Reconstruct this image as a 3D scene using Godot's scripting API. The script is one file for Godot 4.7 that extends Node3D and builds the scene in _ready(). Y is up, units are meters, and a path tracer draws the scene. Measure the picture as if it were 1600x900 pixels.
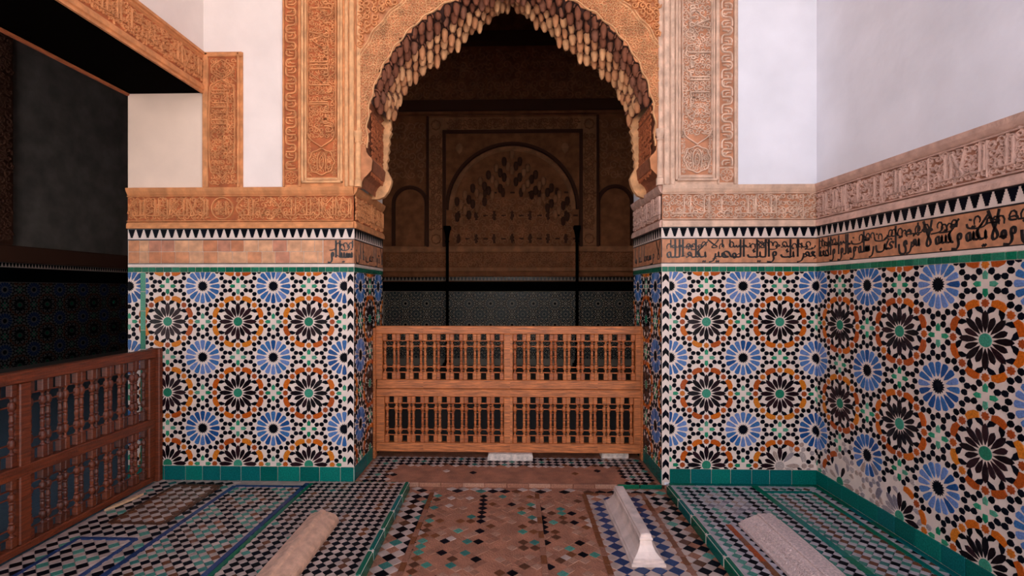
extends Node3D
# A tiled burial chamber: facade with a stalactite arch, mosaic dados, carved stucco, turned-wood railings, marble grave markers.
# Units are metres, y up. The facade lies in the plane z = 0, the viewer stands at z = 3.97.

const XL := -2.414      # inner face of the left wall
const XR := 2.334       # inner face of the right wall
const JL := -1.219      # left jamb of the arch
const JR := 1.165       # right jamb of the arch
const XE := -3.02       # where the facade ends inside the side opening
const DEEP := 0.9       # thickness of the facade wall
const TOP := 5.4        # ceiling of the front chamber
const LOW := -0.03      # level of the middle floor
const FAR := -7.4       # far wall of the hall behind the arch

var rng := RandomNumberGenerator.new()
var M := {}
var tex := {}
var taken := {}
var shapes := []
var tile_mesh := {}

# ---------------------------------------------------------------- mesh building
class MB:
	var v := PackedVector3Array()
	var n := PackedVector3Array()
	func tri(a: Vector3, b: Vector3, c: Vector3, out: Vector3) -> void:
		var k := (b - a).cross(c - a)
		if k.length_squared() < 1e-16:
			return
		k = k.normalized()
		if k.dot(out) < 0.0:
			k = -k
			v.push_back(a); v.push_back(b); v.push_back(c)
		else:
			v.push_back(a); v.push_back(c); v.push_back(b)
		n.push_back(k); n.push_back(k); n.push_back(k)
	func quad(a: Vector3, b: Vector3, c: Vector3, d: Vector3, out: Vector3) -> void:
		tri(a, b, c, out)
		tri(a, c, d, out)
	func smooth(a: Vector3, b: Vector3, c: Vector3, na: Vector3, nb: Vector3, nc: Vector3) -> void:
		if (b - a).cross(c - a).dot(na + nb + nc) < 0.0:
			v.push_back(a); v.push_back(b); v.push_back(c)
			n.push_back(na); n.push_back(nb); n.push_back(nc)
		else:
			v.push_back(a); v.push_back(c); v.push_back(b)
			n.push_back(na); n.push_back(nc); n.push_back(nb)
	func box(lo: Vector3, hi: Vector3, bevel := 0.0) -> void:
		var m := (lo + hi) / 2.0
		var h := (hi - lo) / 2.0
		if bevel <= 0.0:
			for ax in 3:
				for s in [-1.0, 1.0]:
					var d := Vector3.ZERO
					d[ax] = s
					var p := Vector3.ZERO
					p[(ax + 1) % 3] = h[(ax + 1) % 3]
					var q := Vector3.ZERO
					q[(ax + 2) % 3] = h[(ax + 2) % 3]
					var f := m + d * h
					quad(f - p - q, f + p - q, f + p + q, f - p + q, d)
			return
		var b := minf(bevel, minf(h.x, minf(h.y, h.z)) * 0.9)
		for ax in 3:
			var a1 := (ax + 1) % 3
			var a2 := (ax + 2) % 3
			for s in [-1.0, 1.0]:
				var d := Vector3.ZERO
				d[ax] = s
				var f := m + d * h
				var p := Vector3.ZERO
				p[a1] = h[a1] - b
				var q := Vector3.ZERO
				q[a2] = h[a2] - b
				quad(f - p - q, f + p - q, f + p + q, f - p + q, d)
				for t in [-1.0, 1.0]:
					var e := Vector3.ZERO
					e[a1] = t
					var f1 := m + d * h + e * (h[a1] - b)
					var f2 := m + d * (h[ax] - b) + e * h
					f2[ax] = m[ax] + s * (h[ax] - b)
					f2[a1] = m[a1] + t * h[a1]
					f2[a2] = m[a2]
					f1[a2] = m[a2]
					quad(f1 - q, f1 + q, f2 + q, f2 - q, d + e)
	func prism(poly: PackedVector2Array, z0: float, z1: float, inset := 0.0, off := Vector2.ZERO) -> void:
		# a flat piece in the x-y plane, its rim bevelled inwards; wants a shape that its centre sees whole
		var c := Vector2.ZERO
		for p in poly:
			c += p
		c /= poly.size()
		var k := poly.size()
		var mid := Vector3(c.x + off.x, c.y + off.y, z1)
		for i in k:
			var a := poly[i]
			var b := poly[(i + 1) % k]
			var da := a.distance_to(c)
			var db := b.distance_to(c)
			var ai := c + (a - c) * maxf(0.2, 1.0 - inset / maxf(da, 1e-4))
			var bi := c + (b - c) * maxf(0.2, 1.0 - inset / maxf(db, 1e-4))
			var A := Vector3(ai.x + off.x, ai.y + off.y, z1)
			var B := Vector3(bi.x + off.x, bi.y + off.y, z1)
			tri(mid, A, B, Vector3(0, 0, 1))
			var o := (a + b) / 2.0 - c
			quad(Vector3(a.x + off.x, a.y + off.y, z0), Vector3(b.x + off.x, b.y + off.y, z0), B, A, Vector3(o.x, o.y, 0.01))
	func slab(poly: PackedVector2Array, z0: float, z1: float) -> void:
		# any outline, extruded
		var idx := Geometry2D.triangulate_polygon(poly)
		for t in range(0, idx.size(), 3):
			var a := poly[idx[t]]
			var b := poly[idx[t + 1]]
			var c := poly[idx[t + 2]]
			tri(Vector3(a.x, a.y, z1), Vector3(b.x, b.y, z1), Vector3(c.x, c.y, z1), Vector3(0, 0, 1))
			tri(Vector3(a.x, a.y, z0), Vector3(b.x, b.y, z0), Vector3(c.x, c.y, z0), Vector3(0, 0, -1))
		var turn := -1.0 if Geometry2D.is_polygon_clockwise(poly) else 1.0
		for i in poly.size():
			var a := poly[i]
			var b := poly[(i + 1) % poly.size()]
			var o := Vector2(b.y - a.y, a.x - b.x) * turn
			quad(Vector3(a.x, a.y, z0), Vector3(b.x, b.y, z0), Vector3(b.x, b.y, z1), Vector3(a.x, a.y, z1), Vector3(o.x, o.y, 0))
	func extrude(profile: PackedVector2Array, u0: float, u1: float) -> void:
		# an open profile of (y, z) points run along x, ends closed to z = 0
		for i in profile.size() - 1:
			var a := profile[i]
			var b := profile[i + 1]
			var o := Vector3(0, b.y - a.y, -(b.x - a.x))
			if profile[0].x < profile[profile.size() - 1].x:
				o = -o
			quad(Vector3(u0, a.x, a.y), Vector3(u1, a.x, a.y), Vector3(u1, b.x, b.y), Vector3(u0, b.x, b.y), o)
			for u in [u0, u1]:
				quad(Vector3(u, a.x, a.y), Vector3(u, b.x, b.y), Vector3(u, b.x, 0), Vector3(u, a.x, 0), Vector3(1 if u == u1 else -1, 0, 0))
	func ribbon(pts: PackedVector2Array, hw: float, z0: float, z1: float, taper := false, pen := 0.0, flat := 0.55) -> void:
		# a raised stroke with sloping sides
		var k := pts.size()
		if k < 2:
			return
		var L := []
		for i in k:
			var d := (pts[mini(i + 1, k - 1)] - pts[maxi(i - 1, 0)]).normalized()
			var s := Vector2(-d.y, d.x)
			var w := hw
			if pen > 0.0:
				w = hw * (1.0 - pen + pen * absf(d.x * 0.5 - d.y * 0.87) * 1.3)
			if taper:
				w *= 0.35 + 0.65 * sin(PI * (0.12 + 0.76 * float(i) / (k - 1)))
			var p := pts[i]
			L.append([Vector3(p.x - s.x * w, p.y - s.y * w, z0), Vector3(p.x - s.x * w * flat, p.y - s.y * w * flat, z1), Vector3(p.x + s.x * w * flat, p.y + s.y * w * flat, z1), Vector3(p.x + s.x * w, p.y + s.y * w, z0), Vector3(s.x, s.y, 0.3)])
		for i in k - 1:
			var a = L[i]
			var b = L[i + 1]
			quad(a[1], b[1], b[2], a[2], Vector3(0, 0, 1))
			quad(a[0], b[0], b[1], a[1], Vector3(-a[4].x, -a[4].y, 0.3))
			quad(a[2], b[2], b[3], a[3], a[4])
		for e in [0, k - 1]:
			var q = L[e]
			var dd: Vector2 = (pts[1] - pts[0]) * -1.0 if e == 0 else pts[k - 1] - pts[k - 2]
			quad(q[0], q[1], q[2], q[3], Vector3(dd.x, dd.y, 0.0))
	func lathe(profile: PackedVector2Array, sides: int) -> void:
		# (radius, height) points turned about y
		for i in profile.size() - 1:
			var a := profile[i]
			var b := profile[i + 1]
			var t := (b - a).normalized()
			for s in sides:
				var c0 := Vector3(cos(TAU * s / sides), 0, sin(TAU * s / sides))
				var c1 := Vector3(cos(TAU * (s + 1) / sides), 0, sin(TAU * (s + 1) / sides))
				var n0 := (c0 * t.y + Vector3(0, -t.x, 0)).normalized()
				var n1 := (c1 * t.y + Vector3(0, -t.x, 0)).normalized()
				var p := c0 * a.x + Vector3(0, a.y, 0)
				var q := c1 * a.x + Vector3(0, a.y, 0)
				var r := c1 * b.x + Vector3(0, b.y, 0)
				var w := c0 * b.x + Vector3(0, b.y, 0)
				if a.x > 1e-5:
					smooth(p, q, r, n0, n1, n1)
				if b.x > 1e-5:
					smooth(p, r, w, n0, n1, n0)
	func commit() -> ArrayMesh:
		var m := ArrayMesh.new()
		if v.is_empty():
			return m
		var a := []
		a.resize(Mesh.ARRAY_MAX)
		a[Mesh.ARRAY_VERTEX] = v
		a[Mesh.ARRAY_NORMAL] = n
		m.add_surface_from_arrays(Mesh.PRIMITIVE_TRIANGLES, a)
		return m

func flats(list: Array) -> PackedVector2Array:
	var p := PackedVector2Array()
	for i in range(0, list.size(), 2):
		p.push_back(Vector2(list[i], list[i + 1]))
	return p

func rect(w: float, h: float) -> PackedVector2Array:
	return PackedVector2Array([Vector2(-w / 2, -h / 2), Vector2(w / 2, -h / 2), Vector2(w / 2, h / 2), Vector2(-w / 2, h / 2)])

func curve(p: PackedVector2Array, sub := 3) -> PackedVector2Array:
	if p.size() < 3:
		return p
	var r := PackedVector2Array()
	for i in p.size() - 1:
		var a := p[maxi(i - 1, 0)]
		var d := p[mini(i + 2, p.size() - 1)]
		for k in sub:
			r.push_back(p[i].cubic_interpolate(p[i + 1], a, d, float(k) / sub))
	r.push_back(p[p.size() - 1])
	return r

func on(o: Vector3, u: Vector3, v: Vector3) -> Transform3D:
	return Transform3D(Basis(u, v, u.cross(v)), o)

# ---------------------------------------------------------------- nodes
func tag(o: Node3D, label: String, category: String, group := "", kind := "") -> Node3D:
	o.set_meta("label", label)
	o.set_meta("category", category)
	if group:
		o.set_meta("group", group)
	if kind:
		o.set_meta("kind", kind)
	return o

func put(o: Node3D, called: String, parent: Node) -> void:
	var key := str(parent.get_instance_id()) + called
	var k: int = taken.get(key, 0)
	taken[key] = k + 1
	o.name = called if k == 0 else "%s_%03d" % [called, k]
	parent.add_child(o, true)

func root_of(called: String, label: String, category: String, kind := "", at := Vector3.ZERO) -> Node3D:
	var o := Node3D.new()
	put(o, called, self)
	o.position = at
	return tag(o, label, category, "", kind)

func part(called: String, mesh: Mesh, m: Material, parent: Node, xf := Transform3D()) -> MeshInstance3D:
	var o := MeshInstance3D.new()
	o.mesh = mesh
	o.material_override = m
	o.transform = xf
	put(o, called, parent)
	return o

func stuff(called: String, mb: MB, m: Material, parent: Node, xf := Transform3D()) -> void:
	if mb.v.is_empty():
		return
	part(called, mb.commit(), m, parent, xf).set_meta("kind", "stuff")

func block(called: String, lo: Vector3, hi: Vector3, m: Material, parent: Node, bevel := 0.0) -> MeshInstance3D:
	var mb := MB.new()
	mb.box(lo, hi, bevel)
	return part(called, mb.commit(), m, parent)

# ---------------------------------------------------------------- materials
func noise_tex(freq: float, lo: float, hi: float, kind := FastNoiseLite.TYPE_SIMPLEX_SMOOTH, octaves := 4, sd := 1) -> NoiseTexture2D:
	var f := FastNoiseLite.new()
	f.noise_type = kind
	f.frequency = freq
	f.fractal_octaves = octaves
	f.seed = sd
	var t := NoiseTexture2D.new()
	t.width = 512
	t.height = 512
	t.seamless = true
	t.noise = f
	var g := Gradient.new()
	g.set_color(0, Color(lo, lo, lo))
	g.set_color(1, Color(hi, hi, hi))
	t.color_ramp = g
	return t

func bump_tex(freq: float, strength: float, sd := 3) -> NoiseTexture2D:
	var f := FastNoiseLite.new()
	f.frequency = freq
	f.fractal_octaves = 4
	f.seed = sd
	var t := NoiseTexture2D.new()
	t.width = 512
	t.height = 512
	t.seamless = true
	t.noise = f
	t.as_normal_map = true
	t.bump_strength = strength
	return t

func wood_tex() -> ImageTexture:
	var f := FastNoiseLite.new()
	f.frequency = 0.02
	f.fractal_octaves = 3
	f.seed = 8
	var im := Image.create(256, 256, false, Image.FORMAT_RGB8)
	for y in 256:
		for x in 256:
			var g := f.get_noise_2d(x * 0.6, y * 9.0)
			var h := f.get_noise_2d(x * 1.7 + 900.0, y * 26.0)
			var b := clampf(0.80 + 0.28 * g + 0.16 * h, 0.35, 1.0)
			im.set_pixel(x, y, Color(b, b * 0.97, b * 0.94))
	return ImageTexture.create_from_image(im)

func mat(c: Color, rough: float, t := "", scale := 1.0, n := "", nscale := 1.0, spec := 0.5) -> StandardMaterial3D:
	var m := StandardMaterial3D.new()
	m.albedo_color = c
	m.roughness = rough
	m.metallic_specular = spec
	if t or n:
		m.uv1_triplanar = true
		m.uv1_world_triplanar = true
		m.uv1_scale = Vector3.ONE * scale
	if t:
		m.albedo_texture = tex[t]
	if n:
		m.normal_enabled = true
		m.normal_texture = tex[n]
		m.normal_scale = nscale
	return m

func c8(r: int, g: int, b: int) -> Color:
	return Color8(r, g, b)

func make_materials() -> void:
	tex.blotch = noise_tex(0.006, 0.93, 1.0)
	tex.stain = noise_tex(0.008, 0.74, 1.0, FastNoiseLite.TYPE_SIMPLEX_SMOOTH, 5, 5)
	tex.grain = noise_tex(0.05, 0.72, 1.0, FastNoiseLite.TYPE_SIMPLEX_SMOOTH, 3, 7)
	tex.speck = noise_tex(0.12, 0.55, 1.0, FastNoiseLite.TYPE_SIMPLEX_SMOOTH, 3, 9)
	tex.wood = wood_tex()
	tex.n_soft = bump_tex(0.012, 2.0)
	tex.n_fine = bump_tex(0.06, 4.0, 5)
	tex.n_rough = bump_tex(0.09, 8.0, 6)
	M.plaster_warm = mat(c8(240, 222, 212), 0.9, "blotch", 0.5, "n_soft", 0.5)  # warm bounced light of the left side put into the colour
	M.plaster_reveal = mat(c8(238, 208, 186), 0.9, "blotch", 0.5, "n_soft", 0.5)
	M.plaster_cool = mat(c8(234, 230, 235), 0.9, "blotch", 0.45, "n_soft", 0.6)  # cooler light of the right side put into the colour
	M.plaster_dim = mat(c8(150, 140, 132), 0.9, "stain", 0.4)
	M.ceiling = mat(c8(92, 62, 42), 0.8, "wood", 1.0)
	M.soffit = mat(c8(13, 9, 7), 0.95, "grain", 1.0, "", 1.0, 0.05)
	M.stone_out = mat(c8(216, 213, 212), 0.95, "blotch", 0.5)
	M.court = mat(c8(230, 227, 226), 0.95, "blotch", 0.4)  # for the added walls that bounce sunlight
	# stucco: ochre, with warm light put in left of the arch, cooler light right
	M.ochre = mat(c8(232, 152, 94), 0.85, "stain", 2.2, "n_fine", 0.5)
	M.ochre_ground = mat(c8(190, 102, 56), 0.9, "stain", 2.2)  # grounds: painted tone, deepened for the shade in the recesses
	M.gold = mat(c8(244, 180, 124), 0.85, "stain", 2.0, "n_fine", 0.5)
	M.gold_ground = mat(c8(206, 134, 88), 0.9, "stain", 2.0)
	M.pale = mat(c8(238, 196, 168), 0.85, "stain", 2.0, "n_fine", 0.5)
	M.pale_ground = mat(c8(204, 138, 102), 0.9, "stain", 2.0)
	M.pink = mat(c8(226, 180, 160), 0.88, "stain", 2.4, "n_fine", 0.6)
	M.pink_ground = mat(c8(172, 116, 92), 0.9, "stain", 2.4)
	M.muqarnas = [mat(c8(232, 168, 116), 0.85, "stain", 3.0), mat(c8(212, 142, 94), 0.85, "stain", 3.0), mat(c8(150, 92, 66), 0.85, "stain", 3.0), mat(c8(134, 74, 46), 0.85, "stain", 3.0)]  # last two darker: shade of the outer rows put into the colour
	M.muqarnas_hood = mat(c8(128, 74, 50), 0.9, "stain", 3.0)  # dark outline over each cell: shade put into the colour
	M.muqarnas_back = mat(c8(74, 40, 28), 0.9, "stain", 3.0)  # dark gaps between the cells: shade put into the colour
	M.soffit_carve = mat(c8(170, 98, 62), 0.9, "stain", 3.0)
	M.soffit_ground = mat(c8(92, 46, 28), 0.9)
	# wood
	M.cedar = [mat(c8(200, 112, 56), 0.55, "wood", 1.6), mat(c8(186, 100, 48), 0.55, "wood", 1.6), mat(c8(210, 124, 66), 0.6, "wood", 1.7)]
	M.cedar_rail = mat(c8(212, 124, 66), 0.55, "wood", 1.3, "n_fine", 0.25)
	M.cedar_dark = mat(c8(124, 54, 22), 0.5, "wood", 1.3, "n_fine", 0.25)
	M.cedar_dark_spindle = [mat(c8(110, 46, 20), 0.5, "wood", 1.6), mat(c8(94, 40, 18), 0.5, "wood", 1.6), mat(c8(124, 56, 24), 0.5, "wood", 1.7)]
	# glazed pieces, a few tones of each
	var glaze := func(list: Array) -> Array:
		var r := []
		for c in list:
			r.append(mat(c, 0.26, "grain", 3.0, "", 1.0, 0.27))
		return r
	M.white = mat(c8(222, 199, 186), 0.42, "blotch", 2.5, "n_fine", 0.25)
	M.blue = glaze.call([c8(34, 80, 138), c8(58, 106, 164), c8(88, 126, 182), c8(114, 140, 194), c8(64, 114, 170)])
	M.dark = glaze.call([c8(22, 12, 17), c8(17, 11, 17), c8(32, 15, 22), c8(46, 24, 30)])
	M.black = [mat(c8(8, 10, 15), 0.3, "", 1.0, "", 1.0, 0.12), mat(c8(11, 13, 21), 0.3, "", 1.0, "", 1.0, 0.12)]
	M.jade = glaze.call([c8(52, 140, 110), c8(66, 150, 122), c8(40, 126, 96)])
	M.leaf = glaze.call([c8(28, 132, 92), c8(52, 152, 112), c8(90, 160, 130)])
	M.orange = glaze.call([c8(200, 90, 24), c8(214, 106, 28), c8(184, 82, 28), c8(222, 126, 36)])
	M.rust = glaze.call([c8(192, 90, 32), c8(172, 76, 32), c8(212, 116, 38)])
	M.green = glaze.call([c8(8, 112, 100), c8(6, 100, 90), c8(14, 122, 108), c8(12, 106, 104)])
	M.edge = glaze.call([c8(20, 116, 84), c8(14, 100, 76), c8(46, 128, 98), c8(22, 108, 74)])
	M.brown = glaze.call([c8(112, 66, 44), c8(132, 78, 50), c8(96, 60, 44)])
	M.teal = glaze.call([c8(74, 136, 118), c8(92, 150, 130), c8(60, 120, 110)])
	M.navy = glaze.call([c8(44, 66, 110), c8(54, 76, 118), c8(38, 60, 100)])
	M.worn = glaze.call([c8(172, 118, 94), c8(160, 106, 84), c8(186, 136, 112)])
	M.faded = glaze.call([c8(170, 154, 154), c8(186, 158, 146), c8(140, 128, 136), c8(196, 176, 168)])
	M.cotto = [mat(c8(220, 146, 100), 0.7, "stain", 2.0), mat(c8(210, 132, 88), 0.7, "stain", 2.0), mat(c8(228, 166, 122), 0.7, "stain", 2.0), mat(c8(206, 136, 104), 0.7, "stain", 2.0)]
	M.cotto_ground = mat(c8(206, 138, 98), 0.7, "stain", 3.0)
	M.joint = mat(c8(214, 196, 180), 0.9, "blotch", 3.0)
	M.ink = mat(c8(14, 14, 18), 0.35)
	M.floor_white = mat(c8(198, 168, 154), 0.42, "stain", 1.8, "n_fine", 0.3)
	M.floor_cool = mat(c8(194, 178, 178), 0.42, "stain", 1.8, "n_fine", 0.3)
	M.floor_worn = mat(c8(178, 112, 82), 0.8, "stain", 1.4, "n_rough", 0.5)
	M.marble_warm = mat(c8(236, 182, 152), 0.55, "stain", 3.0, "n_rough", 0.9)  # warm orange tone for the left marker
	M.marble = mat(c8(236, 208, 194), 0.45, "stain", 1.6, "n_fine", 0.3)
	M.marble_rough = mat(c8(240, 206, 196), 0.6, "grain", 2.0, "n_rough", 0.8)
	M.splinter = mat(c8(244, 200, 160), 0.7, "wood", 3.0)
	M.lime = mat(c8(236, 216, 202), 0.8, "stain", 5.0, "n_rough", 0.8)
	# the unlit rooms
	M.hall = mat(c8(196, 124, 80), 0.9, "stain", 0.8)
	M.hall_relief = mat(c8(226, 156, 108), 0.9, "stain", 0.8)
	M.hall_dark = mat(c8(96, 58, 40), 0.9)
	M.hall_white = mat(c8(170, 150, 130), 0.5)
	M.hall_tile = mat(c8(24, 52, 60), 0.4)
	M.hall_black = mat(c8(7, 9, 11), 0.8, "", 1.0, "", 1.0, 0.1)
	M.side_ground = mat(c8(92, 88, 84), 0.5)  # darkened: the shade on the side room dado is in this colour
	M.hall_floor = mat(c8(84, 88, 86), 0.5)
	M.hall_net = mat(c8(176, 166, 146), 0.5)
	M.side_floor = mat(c8(90, 112, 124), 0.3, "grain", 1.0)

# ---------------------------------------------------------------- mosaic of sixteen-fold stars
func make_shapes() -> void:
	var fan := func(r0: float, r1: float, k: int) -> PackedVector2Array:
		var p := PackedVector2Array()
		for i in k * 2:
			var r := r0 if i % 2 == 0 else r1
			p.push_back(Vector2(cos(PI * i / k), sin(PI * i / k)) * r)
		return p
	var flip := func(p: PackedVector2Array) -> PackedVector2Array:
		var r := PackedVector2Array()
		for q in p:
			r.push_back(Vector2(q.x, -q.y))
		return r
	tile_mesh.poly = {
		"eye": fan.call(0.077, 0.056, 16), "disc": fan.call(0.063, 0.0625, 8),
		"petal": flats([-0.074, 0, -0.03, 0.021, 0.045, 0.032, 0.066, 0.029, 0.077, 0, 0.066, -0.029, 0.045, -0.032, -0.03, -0.021]),
		"long": flats([-0.096, 0, -0.04, 0.022, 0.02, 0.033, 0.07, 0.026, 0.101, 0, 0.07, -0.026, 0.02, -0.033, -0.04, -0.022]),
		"short": flats([-0.072, 0, -0.025, 0.02, 0.03, 0.03, 0.06, 0.024, 0.084, 0, 0.06, -0.024, 0.03, -0.03, -0.025, -0.02]),
		"rust": fan.call(0.042, 0.032, 8),
		"bean": flats([0.042, -0.032, 0.042, 0.032, 0.014, 0.077, -0.034, 0.066, -0.03, 0.0, -0.034, -0.066, 0.014, -0.077]),
		"arrow": flats([0.034, -0.004, 0.024, 0.03, -0.014, 0.042, -0.046, 0.034, -0.024, 0.006, -0.01, -0.016, 0.026, -0.032]),
		"leaf": flats([-0.038, 0.021, 0.012, 0.027, 0.042, 0, 0.012, -0.027, -0.038, -0.021]),
		"nut": flats([-0.03, 0.018, -0.006, 0.031, 0.022, 0.024, 0.036, 0, 0.022, -0.024, -0.006, -0.031, -0.03, -0.018]),
	}
	tile_mesh.poly["warrow"] = flip.call(tile_mesh.poly["arrow"])
	# [shape, radius of its centre, angle, material, name or "" for the small ones, rosette]
	var add := func(shape: String, hub: Vector2, r: float, deg: float, m: String, called: String, twist := 0.0) -> void:
		shapes.append({"s": shape, "c": hub + Vector2.from_angle(deg_to_rad(deg)) * r, "a": deg_to_rad(deg + twist), "m": m, "n": called})
	var hub0 := Vector2.ZERO
	var hub1 := Vector2(0.5, 0.5)
	add.call("eye", hub0, 0.0, 0.0, "black", "star_centre_tile")
	add.call("disc", hub1, 0.0, 0.0, "jade", "green_centre_tile")
	for k in 16:
		var a := 22.5 * k
		add.call("petal", hub0, 0.168, a, "blue", "blue_petal_tile")
		add.call("nut", hub0, 0.289, a, "black", "", 180.0)
		add.call("nut", hub0, 0.326, a + 11.25, "black", "")
		if k % 2 == 0:
			add.call("long", hub1, 0.166, a, "dark", "dark_petal_tile")
			add.call("rust", hub1, 0.329, a, "rust", "rust_star_tile")
		else:
			add.call("short", hub1, 0.139, a, "dark", "dark_petal_tile")
			add.call("bean", hub1, 0.335, a, "orange", "orange_tile")
			add.call("arrow", hub1, 0.276, a + 9.0, "black", "")
			add.call("warrow", hub1, 0.276, a - 9.0, "black", "")
	for hub in [Vector2(0.5, 0), Vector2(0, 0.5)]:
		for k in 4:
			add.call("leaf", hub, 0.08, 90.0 * k, "leaf", "green_leaf_tile")
			for t in [28.0, 62.0]:
				add.call("nut", hub, 0.126, 90.0 * k + t, "black", "")

func shrink(p: PackedVector2Array, s: float, turn := 0.0, to := Vector2.ZERO) -> PackedVector2Array:
	var r := PackedVector2Array()
	for q in p:
		r.push_back((q * s).rotated(turn) + to)
	return r

func zellij(parent: Node3D, xf: Transform3D, w: float, h: float, pu: float, pv: float, p: float, q: float, single: bool, wear := Rect2(), h1 := 0.004) -> void:
	# lays the stars over a panel of w by h whose lower left corner is at xf; (pu, pv) is the centre of a blue star
	var loose := {}
	var count := {}
	var frame := PackedVector2Array([Vector2(0, 0), Vector2(w, 0), Vector2(w, h), Vector2(0, h)])
	var i0 := int(floor(-pu / p)) - 1
	var i1 := int(ceil((w - pu) / p)) + 1
	var j0 := int(floor(-pv / q)) - 1
	var j1 := int(ceil((h - pv) / q)) + 1
	var todo := []
	for j in range(j1, j0 - 1, -1):
		for i in range(i0, i1 + 1):
			var patch := rng.randf()
			for s in shapes:
				var c := Vector2(pu + (i + s.c.x) * p, pv + (j + s.c.y) * q)
				if c.x < -0.06 or c.y < -0.06 or c.x > w + 0.06 or c.y > h + 0.06:
					continue
				todo.append([s, c, patch])
	for t in todo:
		var s: Dictionary = t[0]
		var c: Vector2 = t[1]
		var list: Array = M[s.m]
		var m: Material = list[mini(int(t[2] * list.size() * 0.8) + rng.randi() % 2, list.size() - 1)] if rng.randf() < 0.75 else list[rng.randi() % list.size()]
		if wear.size.x > 0.0:
			var d := Vector2((c.x - wear.get_center().x) / (wear.size.x / 2), (c.y - wear.get_center().y) / (wear.size.y / 2)).length()
			if d < 1.0 and rng.randf() > d * d * 0.9:
				if rng.randf() < 0.25:
					continue
				m = M.faded[rng.randi() % 4]
		var inside: bool = c.x > 0.055 and c.y > 0.055 and c.x < w - 0.055 and c.y < h - 0.055
		var poly := PackedVector2Array()
		if not inside:
			var got := Geometry2D.intersect_polygons(shrink(tile_mesh.poly[s.s], p, s.a, c), frame)
			if got.is_empty():
				continue
			poly = got[0]
			var lo := poly[0]
			var hi := poly[0]
			for k in poly:
				lo = lo.min(k)
				hi = hi.max(k)
			if hi.x - lo.x < 0.008 or hi.y - lo.y < 0.008:
				continue
		if single and s.n and count.get(s.n, 0) < 300:
			count[s.n] = count.get(s.n, 0) + 1
			if inside:
				var key: String = s.s + str(p)
				if not tile_mesh.has(key):
					var mb := MB.new()
					mb.prism(shrink(tile_mesh.poly[s.s], p), 0.0, h1, 0.0022)
					tile_mesh[key] = mb.commit()
				var tilt := Basis(Vector3(rng.randf_range(-1, 1), rng.randf_range(-1, 1), 0).normalized(), rng.randf_range(0.0, 0.02))
				part(s.n, tile_mesh[key], m, parent, xf * Transform3D(Basis(Vector3(0, 0, 1), s.a) * tilt, Vector3(c.x, c.y, 0)))
			else:
				var mb := MB.new()
				var mid := Vector2.ZERO
				for k in poly:
					mid += k
				mid /= poly.size()
				mb.prism(shrink(poly, 1.0, 0.0, -mid), 0.0, h1, 0.0022)
				part(s.n, mb.commit(), m, parent, xf * Transform3D(Basis(), Vector3(mid.x, mid.y, 0)))
			continue
		if inside:
			poly = shrink(tile_mesh.poly[s.s], p, s.a, c)
		if not loose.has(m):
			loose[m] = [MB.new(), s.m]
		loose[m][0].prism(poly, 0.0, h1, 0.002)
	for m in loose:
		stuff({"black": "black_mosaic", "blue": "blue_mosaic", "dark": "dark_mosaic", "jade": "green_mosaic", "leaf": "green_mosaic", "orange": "orange_mosaic", "rust": "rust_mosaic"}[loose[m][1]], loose[m][0], m, parent, xf)

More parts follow.
